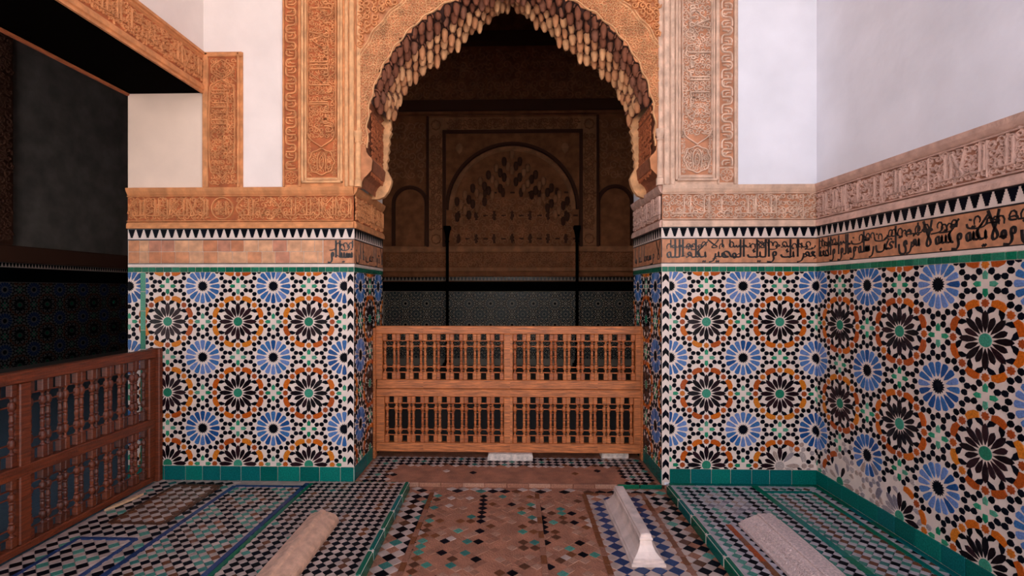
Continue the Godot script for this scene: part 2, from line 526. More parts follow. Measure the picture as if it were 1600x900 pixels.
# ---------------------------------------------------------------- writing: strokes of joined letters, x runs leftwards, an upright is 1 high
const STROKES := {
	"A": "0,0 0,1|.16", "L": "0,1 0,.1 .06,0 .22,0|.22", "l": "0,1 0,.02 .06,-.16 .22,-.22 .38,-.14 .42,.04|.46",
	"b": "0,0 .05,.04 .06,.24 .07,.04 .2,0|.2", "B": "0,0 .02,.2 .04,.02 .2,-.06 .48,-.06 .58,.02 .6,.18|.62",
	"N": "0,.2 .02,0 .1,-.2 .28,-.26 .44,-.15 .48,.12|.52", "Y": "0,.14 .12,.2 .14,.05 .03,-.08 .1,-.24 .35,-.28 .55,-.15 .6,.02|.64",
	"s": "0,0 .04,.2 .07,.02 .12,.02 .16,.2 .19,.02 .24,.02 .28,.2 .31,.02 .42,0|.42", "S": "0,0 .1,.2 .25,.26 .34,.18 .26,.03 .1,.0 .38,0 .42,.18 .45,.02 .55,0|.55",
	"m": "0,0 .03,.13 .13,.15 .16,.03 .08,-.04 0,0 .26,0|.26", "M": "0,0 .03,.13 .13,.15 .16,.03 .06,-.04 .08,-.16 .1,-.34|.22",
	"w": ".18,.05 .06,.06 .05,.2 .16,.23 .2,.1 .16,-.08 .28,-.24 .5,-.22|.4", "r": "0,.16 .03,0 .14,-.18 .34,-.24|.3", "d": "0,.34 .14,.14 .13,.0 0,.02 .2,0|.24",
	"k": "0,0 .12,.02 .24,.22 .02,.5 -.26,.86/ .0,.5 .2,.28 .14,.03 .3,0|.32", "K": "0,1 0,.06 .1,0 .4,0 .46,.1/.12,.4 .2,.3 .1,.24 .2,.2|.5",
	"h": "0,0 .06,.18 .17,.1 .1,-.06 .04,.04 .2,.17 .27,.03 .36,0|.36", "H": "0,0 .03,.22 .17,.16 .14,.0 .02,0|.22",
	"c": "0,0 .12,.1 .04,.2 .18,.22 .16,.12 .12,.05 .3,0|.3", "C": ".18,.3 .06,.32 .02,.22 .12,.12 .0,.0 .06,-.24 .3,-.3|.34",
	"f": "0,0 .03,.16 .12,.22 .18,.13 .1,.05 .03,.07 .2,0 .27,0|.27", "q": "0,.06 .04,.2 .14,.2 .16,.08 .06,-.04 .1,-.2 .28,-.26 .44,-.15 .48,.12|.52",
	"j": "-.05,.2 .1,.26 .24,.17 .06,.03 .3,0|.32", "t": "0,0 .1,.18 .25,.24 .34,.15 .26,.02 .02,0 .4,0/.06,.08 .06,.98|.42",
	"X": "0,1 .12,.45 .28,.05 .2,-.04 .06,.05 .22,.36 .46,1|.5",
}

func letters(word: String) -> Array:
	# [polylines with x to the left, width]
	var out := []
	var x := 0.0
	for ch in word:
		var dots := 0
		var g := ch
		if ch in "123456":
			dots = int(ch)
		else:
			var a: PackedStringArray = STROKES[g].split("|")
			for run in a[0].split("/"):
				var pl := PackedVector2Array()
				for pt in run.strip_edges().split(" "):
					var xy := pt.split(",")
					pl.push_back(Vector2(x + float(xy[0]), float(xy[1])))
				out.append(curve(pl, 3) if pl.size() > 2 else pl)
			x += float(a[1])
			continue
		# dots over (1 2 3) or under (4 5) the letter before
		var at := Vector2(x - 0.13, 0.42 if dots < 4 else -0.2)
		for k in (dots if dots < 4 else dots - 3):
			var c := at + Vector2(0.09 * k - 0.045 * (dots % 4 - 1), 0.0)
			out.append(PackedVector2Array([c + Vector2(-0.03, -0.03), c + Vector2(0.03, 0.03)]))
	return [out, x]

const VERSE := ["AmN1", "ALrswl", "wALmwmb1wN1", "kl", "AmN1", "b4ALLH", "wmXb5kb2H", "wkb2b4H", "wrsLH", "X", "b1f1rq2", "b4b5N1", "AjdB", "mN1", "rsLH", "wf2ALwA", "smcb1A", "wAtcb1A"]
const VERSE_ON := ["c1f1rAb1K", "rb4b1A", "wALb5K", "ALmSb5r", "X", "b5kLf1", "ALLH", "b1f1sA"]

func write_line(words: Array, called: String, parent: Node3D, xf: Transform3D, w: float, h: float, hw: float, m: Material, z1 := 0.004, base := 0.22, rise := 0.74, curls := 0.0) -> void:
	# right to left along a band of w by h; every word is a piece of its own
	var got := []
	var total := 0.0
	for t in words:
		var g := letters(t)
		got.append(g)
		total += g[1] + 0.16
	var k := w / total
	var up := h * rise
	var x := w
	for g in got:
		var mb := MB.new()
		var x0 := x
		for pl in g[0]:
			var r := PackedVector2Array()
			for p in pl:
				r.push_back(Vector2(-p.x * k, clampf(h * base + signf(p.y) * pow(absf(p.y), 0.86) * up, h * 0.03, h * 0.97)))
			mb.ribbon(r, hw, 0.0, z1, false, 0.45, 0.85)
		# the small curls that fill the upper half between the uprights
		var cx: float = 0.1
		while cx < g[1] - 0.05:
			if rng.randf() < curls:
				var pl := PackedVector2Array()
				var d := 1.0 if rng.randf() < 0.5 else -1.0
				for a in 7:
					var t := -0.6 + a * 0.75
					pl.push_back(Vector2(-(cx * k) + cos(t) * d * h * (0.12 - a * 0.009), h * (0.74 if int(cx * 10.0) % 2 else 0.66) + sin(t) * h * (0.17 - a * 0.015)))
				mb.ribbon(pl, hw * 0.72, 0.0, z1, true, 0.2, 0.85)
			elif rng.randf() < 0.4 and curls > 0.0:
				var c := Vector2(-cx * k, h * rng.randf_range(0.12, 0.6))
				mb.ribbon(PackedVector2Array([c, c + Vector2(0.02, 0.012), c + Vector2(0.034, 0.002)]), hw * 0.7, 0.0, z1, true)
			cx += rng.randf_range(0.2, 0.3)
		part(called, mb.commit(), m, parent, xf * Transform3D(Basis(), Vector3(x0, 0, 0)))
		x -= (g[1] + 0.16) * k

func inscription(low: Array, high: Array, parent: Node3D, xf: Transform3D, w: float, h: float, m: Material) -> void:
	# two tiers that run through one another: tall words on the base line, smaller ones stacked over them
	write_line(low, "inscription_word", parent, xf, w, h, 0.008, m, 0.004, 0.24, 0.73, 0.75)
	write_line(high, "inscription_word", parent, xf.translated_local(Vector3(0, 0, 0.0004)), w, h, 0.0058, m, 0.004, 0.64, 0.32, 0.0)

# ---------------------------------------------------------------- carved stucco
func spiral(c: Vector2, r: float, a0: float, dir: float, turns := 1.35, n := 11) -> PackedVector2Array:
	var p := PackedVector2Array()
	for i in n:
		var t := float(i) / (n - 1)
		p.push_back(c + Vector2.from_angle(a0 + dir * t * turns * TAU) * r * (1.0 - 0.78 * t))
	return p

func inside_poly(p: Vector2, poly: PackedVector2Array) -> bool:
	return Geometry2D.is_point_in_polygon(p, poly)

func scrolls(mb: MB, lo: Vector2, hi: Vector2, cell: float, hw: float, z1: float, poly := PackedVector2Array(), z0 := 0.0) -> void:
	# a field of vine scrolls with leaves between them, kept inside poly if there is one
	var nx := maxi(1, int(round((hi.x - lo.x) / cell)))
	var ny := maxi(1, int(round((hi.y - lo.y) / cell)))
	var s := Vector2((hi.x - lo.x) / nx, (hi.y - lo.y) / ny)
	for j in ny:
		for i in nx:
			var c := lo + Vector2((i + 0.5) * s.x, (j + 0.5) * s.y) + Vector2(rng.randf_range(-0.1, 0.1) * s.x, rng.randf_range(-0.1, 0.1) * s.y)
			if poly.size() and not inside_poly(c, poly):
				continue
			var dir := 1.0 if (i + j) % 2 == 0 else -1.0
			var a0 := rng.randf() * TAU
			mb.ribbon(spiral(c, 0.52 * s.x, a0, dir, rng.randf_range(0.9, 1.4), 9), hw, z0, z1 * rng.randf_range(0.85, 1.0), false, 0.0, 0.5)
			var e := c + Vector2.from_angle(rng.randf() * TAU) * s.x * 0.55
			if poly.size() and not inside_poly(e, poly):
				continue
			var d := Vector2.from_angle(rng.randf() * TAU) * s.x * 0.3
			mb.ribbon(PackedVector2Array([e - d, e + Vector2(-d.y, d.x) * 0.25, e + d]), hw * 1.5, z0, z1 * 0.9, true, 0.0, 0.3)

func lettering(mb: MB, words: Array, lo: Vector2, hi: Vector2, hw: float, z1: float, base := 0.2, rise := 0.75, pen := 0.3) -> void:
	var got := []
	var total := 0.0
	for t in words:
		var g := letters(t)
		got.append(g)
		total += g[1] + 0.12
	var k := (hi.x - lo.x) / total
	var H := hi.y - lo.y
	var x := hi.x
	for g in got:
		for pl in g[0]:
			var r := PackedVector2Array()
			for p in pl:
				r.push_back(Vector2(clampf(x - p.x * k, lo.x, hi.x), clampf(lo.y + H * (base + p.y * rise), lo.y, hi.y)))
			mb.ribbon(r, hw, 0.0, z1, false, pen, 0.5)
		x -= (g[1] + 0.12) * k

func ring(c: Vector2, r: float, lobes: int, depth: float, n := 40, squash := 1.0) -> PackedVector2Array:
	var p := PackedVector2Array()
	for i in n + 1:
		var a := TAU * i / n
		var q := r * (1.0 + depth * cos(a * lobes))
		p.push_back(c + Vector2(cos(a) * q, sin(a) * q * squash))
	return p

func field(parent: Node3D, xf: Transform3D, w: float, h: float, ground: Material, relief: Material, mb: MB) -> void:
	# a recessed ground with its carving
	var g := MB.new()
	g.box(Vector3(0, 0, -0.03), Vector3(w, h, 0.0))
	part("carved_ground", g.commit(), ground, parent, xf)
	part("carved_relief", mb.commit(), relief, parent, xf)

func molding(parent: Node3D, called: String, xf: Transform3D, len: float, profile: Array, m: Material) -> void:
	var mb := MB.new()
	mb.extrude(flats(profile), 0.0, len)
	part(called, mb.commit(), m, parent, xf)

func fillet(parent: Node3D, xf: Transform3D, lo: Vector2, hi: Vector2, z0: float, z1: float, m: Material, called := "moulding") -> void:
	var mb := MB.new()
	mb.box(Vector3(lo.x, lo.y, z0), Vector3(hi.x, hi.y, z1), 0.006)
	part(called, mb.commit(), m, parent, xf)

# ---------------------------------------------------------------- bands that run round the walls
func tooth() -> PackedVector2Array:
	var p := PackedVector2Array()
	var steps := 5
	for i in steps:
		p.push_back(Vector2(-0.025 + 0.0041 * i, -0.0128 * i))
		p.push_back(Vector2(-0.025 + 0.0041 * i, -0.0128 * (i + 1)))
	for i in range(steps - 1, -1, -1):
		p.push_back(Vector2(0.025 - 0.0041 * i, -0.0128 * (i + 1)))
		p.push_back(Vector2(0.025 - 0.0041 * i, -0.0128 * i))
	return p

func merlons(parent: Node3D, xf: Transform3D, w: float, single: bool) -> void:
	# white band with hanging black stepped teeth; xf at y = 1.894
	var g := MB.new()
	g.box(Vector3(0, 0, -0.02), Vector3(w, 0.088, 0.002))
	part("white_band", g.commit(), M.white, parent, xf)
	var line := MB.new()
	line.box(Vector3(0, 0.078, 0), Vector3(w, 0.086, 0.005))
	line.box(Vector3(0, -0.006, 0), Vector3(w, 0.002, 0.005))
	part("black_line", line.commit(), M.ink, parent, xf)
	if not tile_mesh.has("tooth"):
		var mb := MB.new()
		mb.slab(tooth(), 0.0, 0.005)
		tile_mesh.tooth = mb.commit()
	var k := int(w / 0.0635)
	var all := MB.new()
	for i in k:
		var at := Vector3((i + 0.5) * w / k, 0.078, 0)
		if single:
			part("merlon_tile", tile_mesh.tooth, M.black[i % 2], parent, xf * Transform3D(Basis(), at))
		else:
			all.slab(shrink(tooth(), 1.0, 0.0, Vector2(at.x, at.y)), 0.0, 0.005)
	stuff("merlon_row", all, M.black[0], parent, xf)

func border(parent: Node3D, xf: Transform3D, w: float, single: bool) -> void:
	# white fillet over a row of small green tiles; xf at y = 1.636
	var g := MB.new()
	g.box(Vector3(0, 0.041, -0.02), Vector3(w, 0.066, 0.004), 0.002)
	part("white_fillet", g.commit(), M.white, parent, xf)
	var line := MB.new()
	line.box(Vector3(0, 0.064, 0), Vector3(w, 0.07, 0.005))
	part("black_line", line.commit(), M.ink, parent, xf)
	var j := MB.new()
	j.box(Vector3(0, 0, -0.02), Vector3(w, 0.041, 0.001))
	part("joint", j.commit(), M.joint, parent, xf)
	var x := 0.0
	var all := MB.new()
	while x < w - 0.01:
		var b := minf(rng.randf_range(0.045, 0.07), w - x)
		var mb := MB.new() if single else all
		mb.box(Vector3(x + 0.0015, 0.002, 0), Vector3(x + b - 0.0015, 0.039, 0.006), 0.002)
		if single:
			part("green_border_tile", mb.commit(), M.edge[rng.randi() % 4], parent, xf)
		x += b
	stuff("green_border", all, M.edge[1], parent, xf)

func skirting(parent: Node3D, xf: Transform3D, w: float, h: float, single := true) -> void:
	var j := MB.new()
	j.box(Vector3(0, -0.06, -0.02), Vector3(w, h, 0.001))
	part("joint", j.commit(), M.joint, parent, xf)
	var x := 0.0
	while x < w - 0.01:
		var b := rng.randf_range(0.13, 0.18)
		if w - x - b < 0.06:
			b = w - x
		var mb := MB.new()
		mb.box(Vector3(x + 0.002, 0.0, -0.01), Vector3(x + b - 0.002, h - 0.003, 0.008), 0.003)
		part("green_skirting_tile", mb.commit(), M.green[rng.randi() % 4], parent, xf)
		x += b

func chevrons(parent: Node3D, xf: Transform3D, w: float, h: float) -> void:
	var g := MB.new()
	g.box(Vector3(0, 0, -0.02), Vector3(w, h, 0.002))
	part("white_band", g.commit(), M.white, parent, xf)
	var mb := MB.new()
	var a := w * 0.42
	mb.slab(flats([-a, -0.034, -a, 0.008, 0, 0.036, a, 0.008, a, -0.034, 0, -0.008]), 0.0, 0.005)
	var m := mb.commit()
	var k := int(h / 0.095)
	for i in k:
		part("chevron_tile", m, M.black[i % 2], parent, xf * Transform3D(Basis(), Vector3(w / 2, (i + 0.5) * h / k, 0)))

func dado(parent: Node3D, xf: Transform3D, w: float, h: float, pu: float, pv: float, p: float, q: float, single: bool, wear := Rect2()) -> void:
	var g := MB.new()
	g.box(Vector3(0, 0, -0.03), Vector3(w, h, 0.0))
	part("white_mosaic_ground", g.commit(), M.white, parent, xf)
	zellij(parent, xf, w, h, pu, pv, p, q, single, wear)

# ---------------------------------------------------------------- the facade with the arch
const FRONT := [-1.16, 2.297, -1.158, 2.337, -1.14, 2.372, -1.109, 2.401, -1.098, 2.415, -1.082, 2.43, -1.078, 2.47, -1.073, 2.511, -1.084, 2.53, -1.104, 2.546, -1.122, 2.575, -1.126, 2.611, -1.118, 2.637, -1.099, 2.655]
const BACK := [-1.137, 2.28, -1.085, 2.3, -1.05, 2.345, -1.028, 2.4, -1.02, 2.446, -1.04, 2.49, -1.065, 2.535, -1.056, 2.56, -1.066, 2.6, -1.048, 2.63, -1.058, 2.67, -1.04, 2.7, -1.052, 2.74, -1.036, 2.77, -1.044, 2.81, -1.02, 2.855]
const ARC_Y := 2.727
const ARC_R := 1.092

func back_radius(deg: float) -> float:
	var t := [0.0, 1.042, 7.2, 1.03, 14.3, 1.025, 24.8, 1.026, 35.9, 1.006, 48.7, 0.955, 62.6, 0.968, 79.0, 1.079, 90.0, 1.204]
	var a := 90.0 - absf(deg - 90.0)
	for i in range(0, t.size() - 2, 2):
		if a <= t[i + 2]:
			return lerpf(t[i + 1], t[i + 3], (a - t[i]) / (t[i + 2] - t[i]))
	return 1.204

func profile(side: Array, arc: Callable, from_deg: float) -> PackedVector2Array:
	# left foot, over the arc, right foot
	var p := flats(side)
	var n := 112
	for i in n + 1:
		var a := lerpf(180.0 - from_deg, from_deg, float(i) / n)
		var r: float = arc.call(a)
		p.push_back(Vector2(cos(deg_to_rad(a)) * r, ARC_Y + sin(deg_to_rad(a)) * r))
	for i in range(side.size() - 2, -1, -2):
		p.push_back(Vector2(-side[i], side[i + 1]))
	return p

func plate(line: PackedVector2Array, y1: float) -> PackedVector2Array:
	var p := PackedVector2Array([Vector2(JL, y1), Vector2(JL, line[0].y)])
	p.append_array(line)
	p.push_back(Vector2(JR, line[line.size() - 1].y))
	p.push_back(Vector2(JR, y1))
	return p

func facade() -> void:
	var wall := root_of("wall_back", "tall tiled facade with a stalactite arch and carved orange stucco above a star mosaic dado", "wall", "structure")
	block("plaster", Vector3(XE, -0.12, -DEEP), Vector3(JL - 0.001, TOP, -0.002), M.plaster_warm, wall)
	block("plaster", Vector3(XE - 0.001, 2.29, -0.2), Vector3(XL, 3.05, 0.0), M.plaster_reveal, wall)
	block("plaster", Vector3(JR + 0.001, -0.12, -DEEP), Vector3(XR + 0.3, TOP, -0.002), M.plaster_cool, wall)
	# ------ arch
	var front := profile(FRONT, func(a: float) -> float: return ARC_R + 0.03 * absf(sin(deg_to_rad(a) * 24.0)) + 0.014 * sin(deg_to_rad(a) * 96.0), -3.0)
	var back := profile(BACK, func(a: float) -> float: return back_radius(a) + 0.008 + 0.022 * absf(sin(deg_to_rad(a) * 19.0)), 8.0)
	var mb := MB.new()
	mb.slab(plate(front, TOP), -0.05, 0.0)
	part("arch_face", mb.commit(), M.gold_ground, wall)
	mb = MB.new()
	mb.slab(plate(back, TOP), -0.47, -0.42)
	part("arch_inner_face", mb.commit(), M.gold, wall)
	# the soffit between the two
	mb = MB.new()
	var foot := MB.new()
	var carve := MB.new()
	var n := front.size()
	for i in n - 1:
		var a := front[i]
		var b := front[i + 1]
		var aa := rad_to_deg((a - Vector2(0, ARC_Y)).angle())
		var bb := rad_to_deg((b - Vector2(0, ARC_Y)).angle())
		var into := Vector2(0, ARC_Y) - a
		if a.y < 2.95 or b.y < 2.95:
			foot.quad(Vector3(a.x, a.y, -0.01), Vector3(b.x, b.y, -0.01), Vector3(b.x, b.y, -0.43), Vector3(a.x, a.y, -0.43), Vector3(into.x, 0, 0))
		else:
			var ra := back_radius(aa) + 0.03
			var rb := back_radius(bb) + 0.03
			var A := Vector3(cos(deg_to_rad(aa)) * ra, ARC_Y + sin(deg_to_rad(aa)) * ra, -0.43)
			var B := Vector3(cos(deg_to_rad(bb)) * rb, ARC_Y + sin(deg_to_rad(bb)) * rb, -0.43)
			mb.quad(Vector3(a.x, a.y, -0.01), Vector3(b.x, b.y, -0.01), B, A, Vector3(into.x, into.y, 0))
	part("arch_soffit", foot.commit(), M.soffit_carve, wall)
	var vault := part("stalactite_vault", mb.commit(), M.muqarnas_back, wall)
	for s in [-1.0, 1.0]:
		carve = MB.new()
		scrolls(carve, Vector2(0.03, 0.08), Vector2(0.4, 0.6), 0.042, 0.006, 0.006)
		part("carved_relief", carve.commit(), M.ochre_ground, wall, on(Vector3(-1.092, 2.31, 0), Vector3(0, 0, -1), Vector3.UP) if s < 0 else on(Vector3(1.092, 2.31, -0.43), Vector3(0, 0, 1), Vector3.UP))
	# rows of small hanging cells
	var cells := []
	for k in 3:
		var c := MB.new()
		var w: float = [0.031, 0.034, 0.028][k]
		var h: float = [0.058, 0.052, 0.062][k]
		c.lathe(flats([0.0, -h * 1.1, w * 0.45, -h * 0.98, w * 0.8, -h * 0.55, w * 0.98, 0.0, w, h * 0.4, w * 0.85, h * 0.75, w * 0.5, h * 0.95, 0.0, h]), 10)
		cells.append(c.commit())
	var hb := MB.new()
	for i in 8:
		var a0 := PI * i / 8.0
		var a1 := PI * (i + 1) / 8.0
		var p0 := Vector3(cos(a0), sin(a0) * 1.25, 0)
		var p1 := Vector3(cos(a1), sin(a1) * 1.25, 0)
		for e in [[0.031, 0.0, 0.031, 0.055], [0.031, 0.055, 0.04, 0.05], [0.04, 0.05, 0.04, 0.0]]:
			hb.quad(p0 * e[0] + Vector3(0, 0, e[1]), p1 * e[0] + Vector3(0, 0, e[1]), p1 * e[2] + Vector3(0, 0, e[3]), p0 * e[2] + Vector3(0, 0, e[3]), (p0 + p1) * (1.0 if e[0] == 0.04 else -1.0) + Vector3(0, 0, 1.0 if e[0] != e[2] else 0.0))
	var hood := hb.commit()
	for row in 5:
		var f := (row + 0.3) / 4.3
		var count := 36
		for i in count:
			var deg := 13.0 + 154.0 * (i + (0.5 if row % 2 else 0.0)) / (count - 0.5)
			if deg > 168.0:
				continue
			var r := lerpf(ARC_R + 0.005, back_radius(deg) + 0.014, f)
			var d := Vector2.from_angle(deg_to_rad(deg))
			var at := Vector3(d.x * r, ARC_Y + d.y * r + 0.012 + 0.022 * sin(i * 2.1 + row * 1.3), -0.035 - 0.38 * f)
			var m: Material = M.muqarnas[(row * 7 + i * 3) % 5 / 3] if row > 1 else M.muqarnas[3 - (i + row) % 2 * row]  # outer two rows take the tones that carry shade
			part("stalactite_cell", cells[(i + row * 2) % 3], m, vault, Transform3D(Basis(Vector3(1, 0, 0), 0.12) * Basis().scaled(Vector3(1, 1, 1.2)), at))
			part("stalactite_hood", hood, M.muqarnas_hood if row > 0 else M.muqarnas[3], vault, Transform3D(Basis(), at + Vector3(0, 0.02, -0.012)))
	# ------ spandrel: fine curls round the arch, coarse scrolls in the corners
	var fine := MB.new()
	var coarse := MB.new()
	for side in [-1.0, 1.0]:
		var edge: float = 1.19 if side < 0 else 1.15
		for j in 5:
			var r := 1.145 + j * 0.036
			var step := 0.037 / r
			var a := -0.28
			while a < PI / 2:
				var c := Vector2(side * cos(a) * r, ARC_Y + sin(a) * r)
				var ok: bool = absf(c.x) < edge - 0.02 and c.y > 2.62 - j * 0.0 and c.y < 4.35
				if ok:
					fine.ribbon(spiral(c, 0.023, rng.randf() * TAU, 1.0 if (j + int(a / step)) % 2 else -1.0, rng.randf_range(0.8, 1.3), 8), 0.004, 0.0, 0.012, false, 0.0, 0.45)
				a += step
		for r in [1.115, 1.3, 1.322]:
			var line := PackedVector2Array()
			for i in 120:
				var a := -0.3 + i * (PI / 2 + 0.3) / 119.0
				var q: float = r + 0.007 * sin(a * 42.0)
				var c := Vector2(side * cos(a) * q, ARC_Y + sin(a) * q)
				if absf(c.x) < edge - 0.004 and c.y > 2.6:
					line.push_back(c)
			fine.ribbon(line, 0.006, 0.0, 0.012, false, 0.0, 0.5)
		var corner := PackedVector2Array()
		for i in 40:
			var a := 0.05 + i * (PI / 2 - 0.05) / 39.0
			corner.push_back(Vector2(side * cos(a) * 1.345, ARC_Y + sin(a) * 1.345))
		corner.push_back(Vector2(0, 4.5))
		corner.push_back(Vector2(side * edge, 4.5))
		corner.push_back(Vector2(side * edge, ARC_Y + 0.2))
		if side < 0:
			scrolls(coarse, Vector2(-edge, 2.9), Vector2(0, 4.4), 0.054, 0.009, 0.022, Geometry2D.intersect_polygons(corner, flats([-edge, 2.8, 0, 2.8, 0, 4.5, -edge, 4.5]))[0])
		else:
			scrolls(coarse, Vector2(0, 2.9), Vector2(edge, 4.4), 0.054, 0.009, 0.022, Geometry2D.intersect_polygons(corner, flats([0, 2.8, edge, 2.8, edge, 4.5, 0, 4.5]))[0])
	part("arch_band_relief", fine.commit(), M.gold, wall)
	part("spandrel_relief", coarse.commit(), M.ochre, wall)
	# little engaged columns at the feet
	for side in [-1.0, 1.0]:
		var c := MB.new()
		var x := -1.185 if side < 0 else 1.15
		c.lathe(flats([0, 0, 0.03, 0, 0.03, 0.05, 0.022, 0.06, 0.022, 0.34, 0.03, 0.35, 0.024, 0.365, 0.034, 0.40, 0.036, 0.43, 0.0, 0.43]), 14)
		part("engaged_column", c.commit(), M.gold if side < 0 else M.pale, wall, Transform3D(Basis(), Vector3(x, 2.3, 0.004)))
		c = MB.new()
		c.box(Vector3(x - 0.012, 2.73, -0.01), Vector3(x + 0.02, 4.6, 0.012), 0.005)
		part("moulding", c.commit(), M.gold if side < 0 else M.pale, wall)
	pilaster(wall, -1.0)
	pilaster(wall, 1.0)
	friezes(wall)
	# ------ dado, left of the arch
	var F := func(x: float, y: float) -> Transform3D: return on(Vector3(x, y, 0), Vector3.RIGHT, Vector3.UP)
	var x1 := -1.272
	dado(wall, F.call(-2.876, 0.115), x1 + 2.876, 1.521, -1.857 + 2.876 - 0.563, 1.527 - 0.115, 0.563, 0.559, true)
	dado(wall, F.call(XE, 0.115), 0.1, 1.521, 0.01, 1.527 - 0.115, 0.563, 0.559, true)
	var gs := MB.new()
	gs.box(Vector3(-2.92, 0.115, -0.02), Vector3(-2.876, 1.636, 0.001))
	part("joint", gs.commit(), M.joint, wall)
	for i in 10:
		block("green_border_tile", Vector3(-2.918, 0.117 + i * 0.152, 0), Vector3(-2.878, 0.265 + i * 0.152, 0.006), M.edge[i % 4] if i < 7 else M.leaf[2], wall, 0.002)
	chevrons(wall, F.call(x1, 0.115), JL - x1, 1.521)
	skirting(wall, F.call(XE, 0.0), JL - XE, 0.115)
	border(wall, F.call(XE, 1.636), JL - XE, true)
	merlons(wall, F.call(XE, 1.894), JL - XE, true)
	# plain replacement tiles, then the last piece of the inscription
	block("joint", Vector3(XE, 1.706, -0.02), Vector3(-1.462, 1.89, 0.001), M.joint, wall)
	for row in 2:
		var x := XE + 0.004
		var widths := [0.09, 0.075, 0.1]
		var k := 0
		while x < -1.47:
			var b: float = widths[k] if k < 3 else rng.randf_range(0.105, 0.118)
			b = minf(b, -1.464 - x)
			if b < 0.03:
				break
			block("terracotta_tile", Vector3(x + 0.0015, 1.708 + row * 0.091, 0), Vector3(x + b - 0.0015, 1.796 + row * 0.091, 0.005), M.cotto[rng.randi() % 4] if x < -1.75 else M.cotto[2], wall, 0.002)
			x += b
			k += 1
	block("terracotta_ground", Vector3(-1.46, 1.706, -0.02), Vector3(JL, 1.89, 0.002), M.cotto_ground, wall)
	inscription(["b1sb5b1A", "Aw"], ["AN1", "r"], wall, F.call(-1.43, 1.706), 0.2, 0.184, M.ink)
	# ------ dado, right of the arch
	var x2 := 1.222
	dado(wall, F.call(x2, 0.126), XR - x2, 1.51, 1.227 - x2, 1.527 - 0.126, 0.554, 0.549, true, Rect2(0.72, -0.15, 0.5, 0.35))
	chevrons(wall, F.call(JR, 0.02), x2 - JR, 1.616)
	skirting(wall, F.call(x2, 0.01), XR - x2, 0.117)
	border(wall, F.call(JR, 1.636), XR - JR, true)
	merlons(wall, F.call(JR, 1.894), XR - JR, true)
	block("terracotta_ground", Vector3(JR, 1.706, -0.02), Vector3(XR, 1.89, 0.002), M.cotto_ground, wall)
	inscription(["c1f1rAb1K", "wALb5K", "ALmSb5r", "b5kLf1", "ALLH"], ["rb4b1A", "sw", "X", "b1f1sA", "AX", "wscHA"], wall, F.call(JR + 0.01, 1.706), XR - JR - 0.02, 0.184, M.ink)
	# ------ the two jambs
	for side in [-1.0, 1.0]:
		var J := func(y: float) -> Transform3D: return on(Vector3(JL, y, 0), Vector3(0, 0, -1), Vector3.UP) if side < 0 else on(Vector3(JR, y, -DEEP), Vector3(0, 0, 1), Vector3.UP)
		dado(wall, J.call(0.115), DEEP, 1.521, 0.17 if side < 0 else 0.73, 1.527 - 0.115, 0.56, 0.559, false)
		skirting(wall, J.call(0.0), DEEP, 0.115)
		border(wall, J.call(1.636), DEEP, false)
		merlons(wall, J.call(1.894), DEEP, false)
		var g := MB.new()
		g.box(Vector3(0, 0, -0.02), Vector3(DEEP, 0.184, 0.002))
		part("terracotta_ground", g.commit(), M.cotto_ground, wall, J.call(1.706))
		write_line(["X", "b2wA", "AjdB", "b1A", "AN1"] if side < 0 else ["AX", "wscHA", "LHA", "mA"], "inscription_word", wall, J.call(1.706), DEEP, 0.184, 0.007, M.ink)
		var st: Material = M.ochre if side < 0 else M.pink
		var rel := MB.new()
		scrolls(rel, Vector2(0.03, 0.015), Vector2(DEEP - 0.03, 0.195), 0.045, 0.006, 0.014)
		lettering(rel, ["ALmLK", "LLH", "wHdH"], Vector2(0.03, 0.01), Vector2(DEEP - 0.03, 0.195), 0.008, 0.018)
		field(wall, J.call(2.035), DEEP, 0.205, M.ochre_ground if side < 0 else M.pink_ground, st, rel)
		molding(wall, "moulding", J.call(2.24), DEEP, [0.058, 0.0, 0.058, 0.03, 0.03, 0.022, 0.012, 0.012, 0.0, 0.0], st)
		molding(wall, "moulding", J.call(1.98), DEEP, [0.058, 0.0, 0.05, 0.012, 0.03, 0.02, 0.0, 0.02, 0.0, 0.0], st)

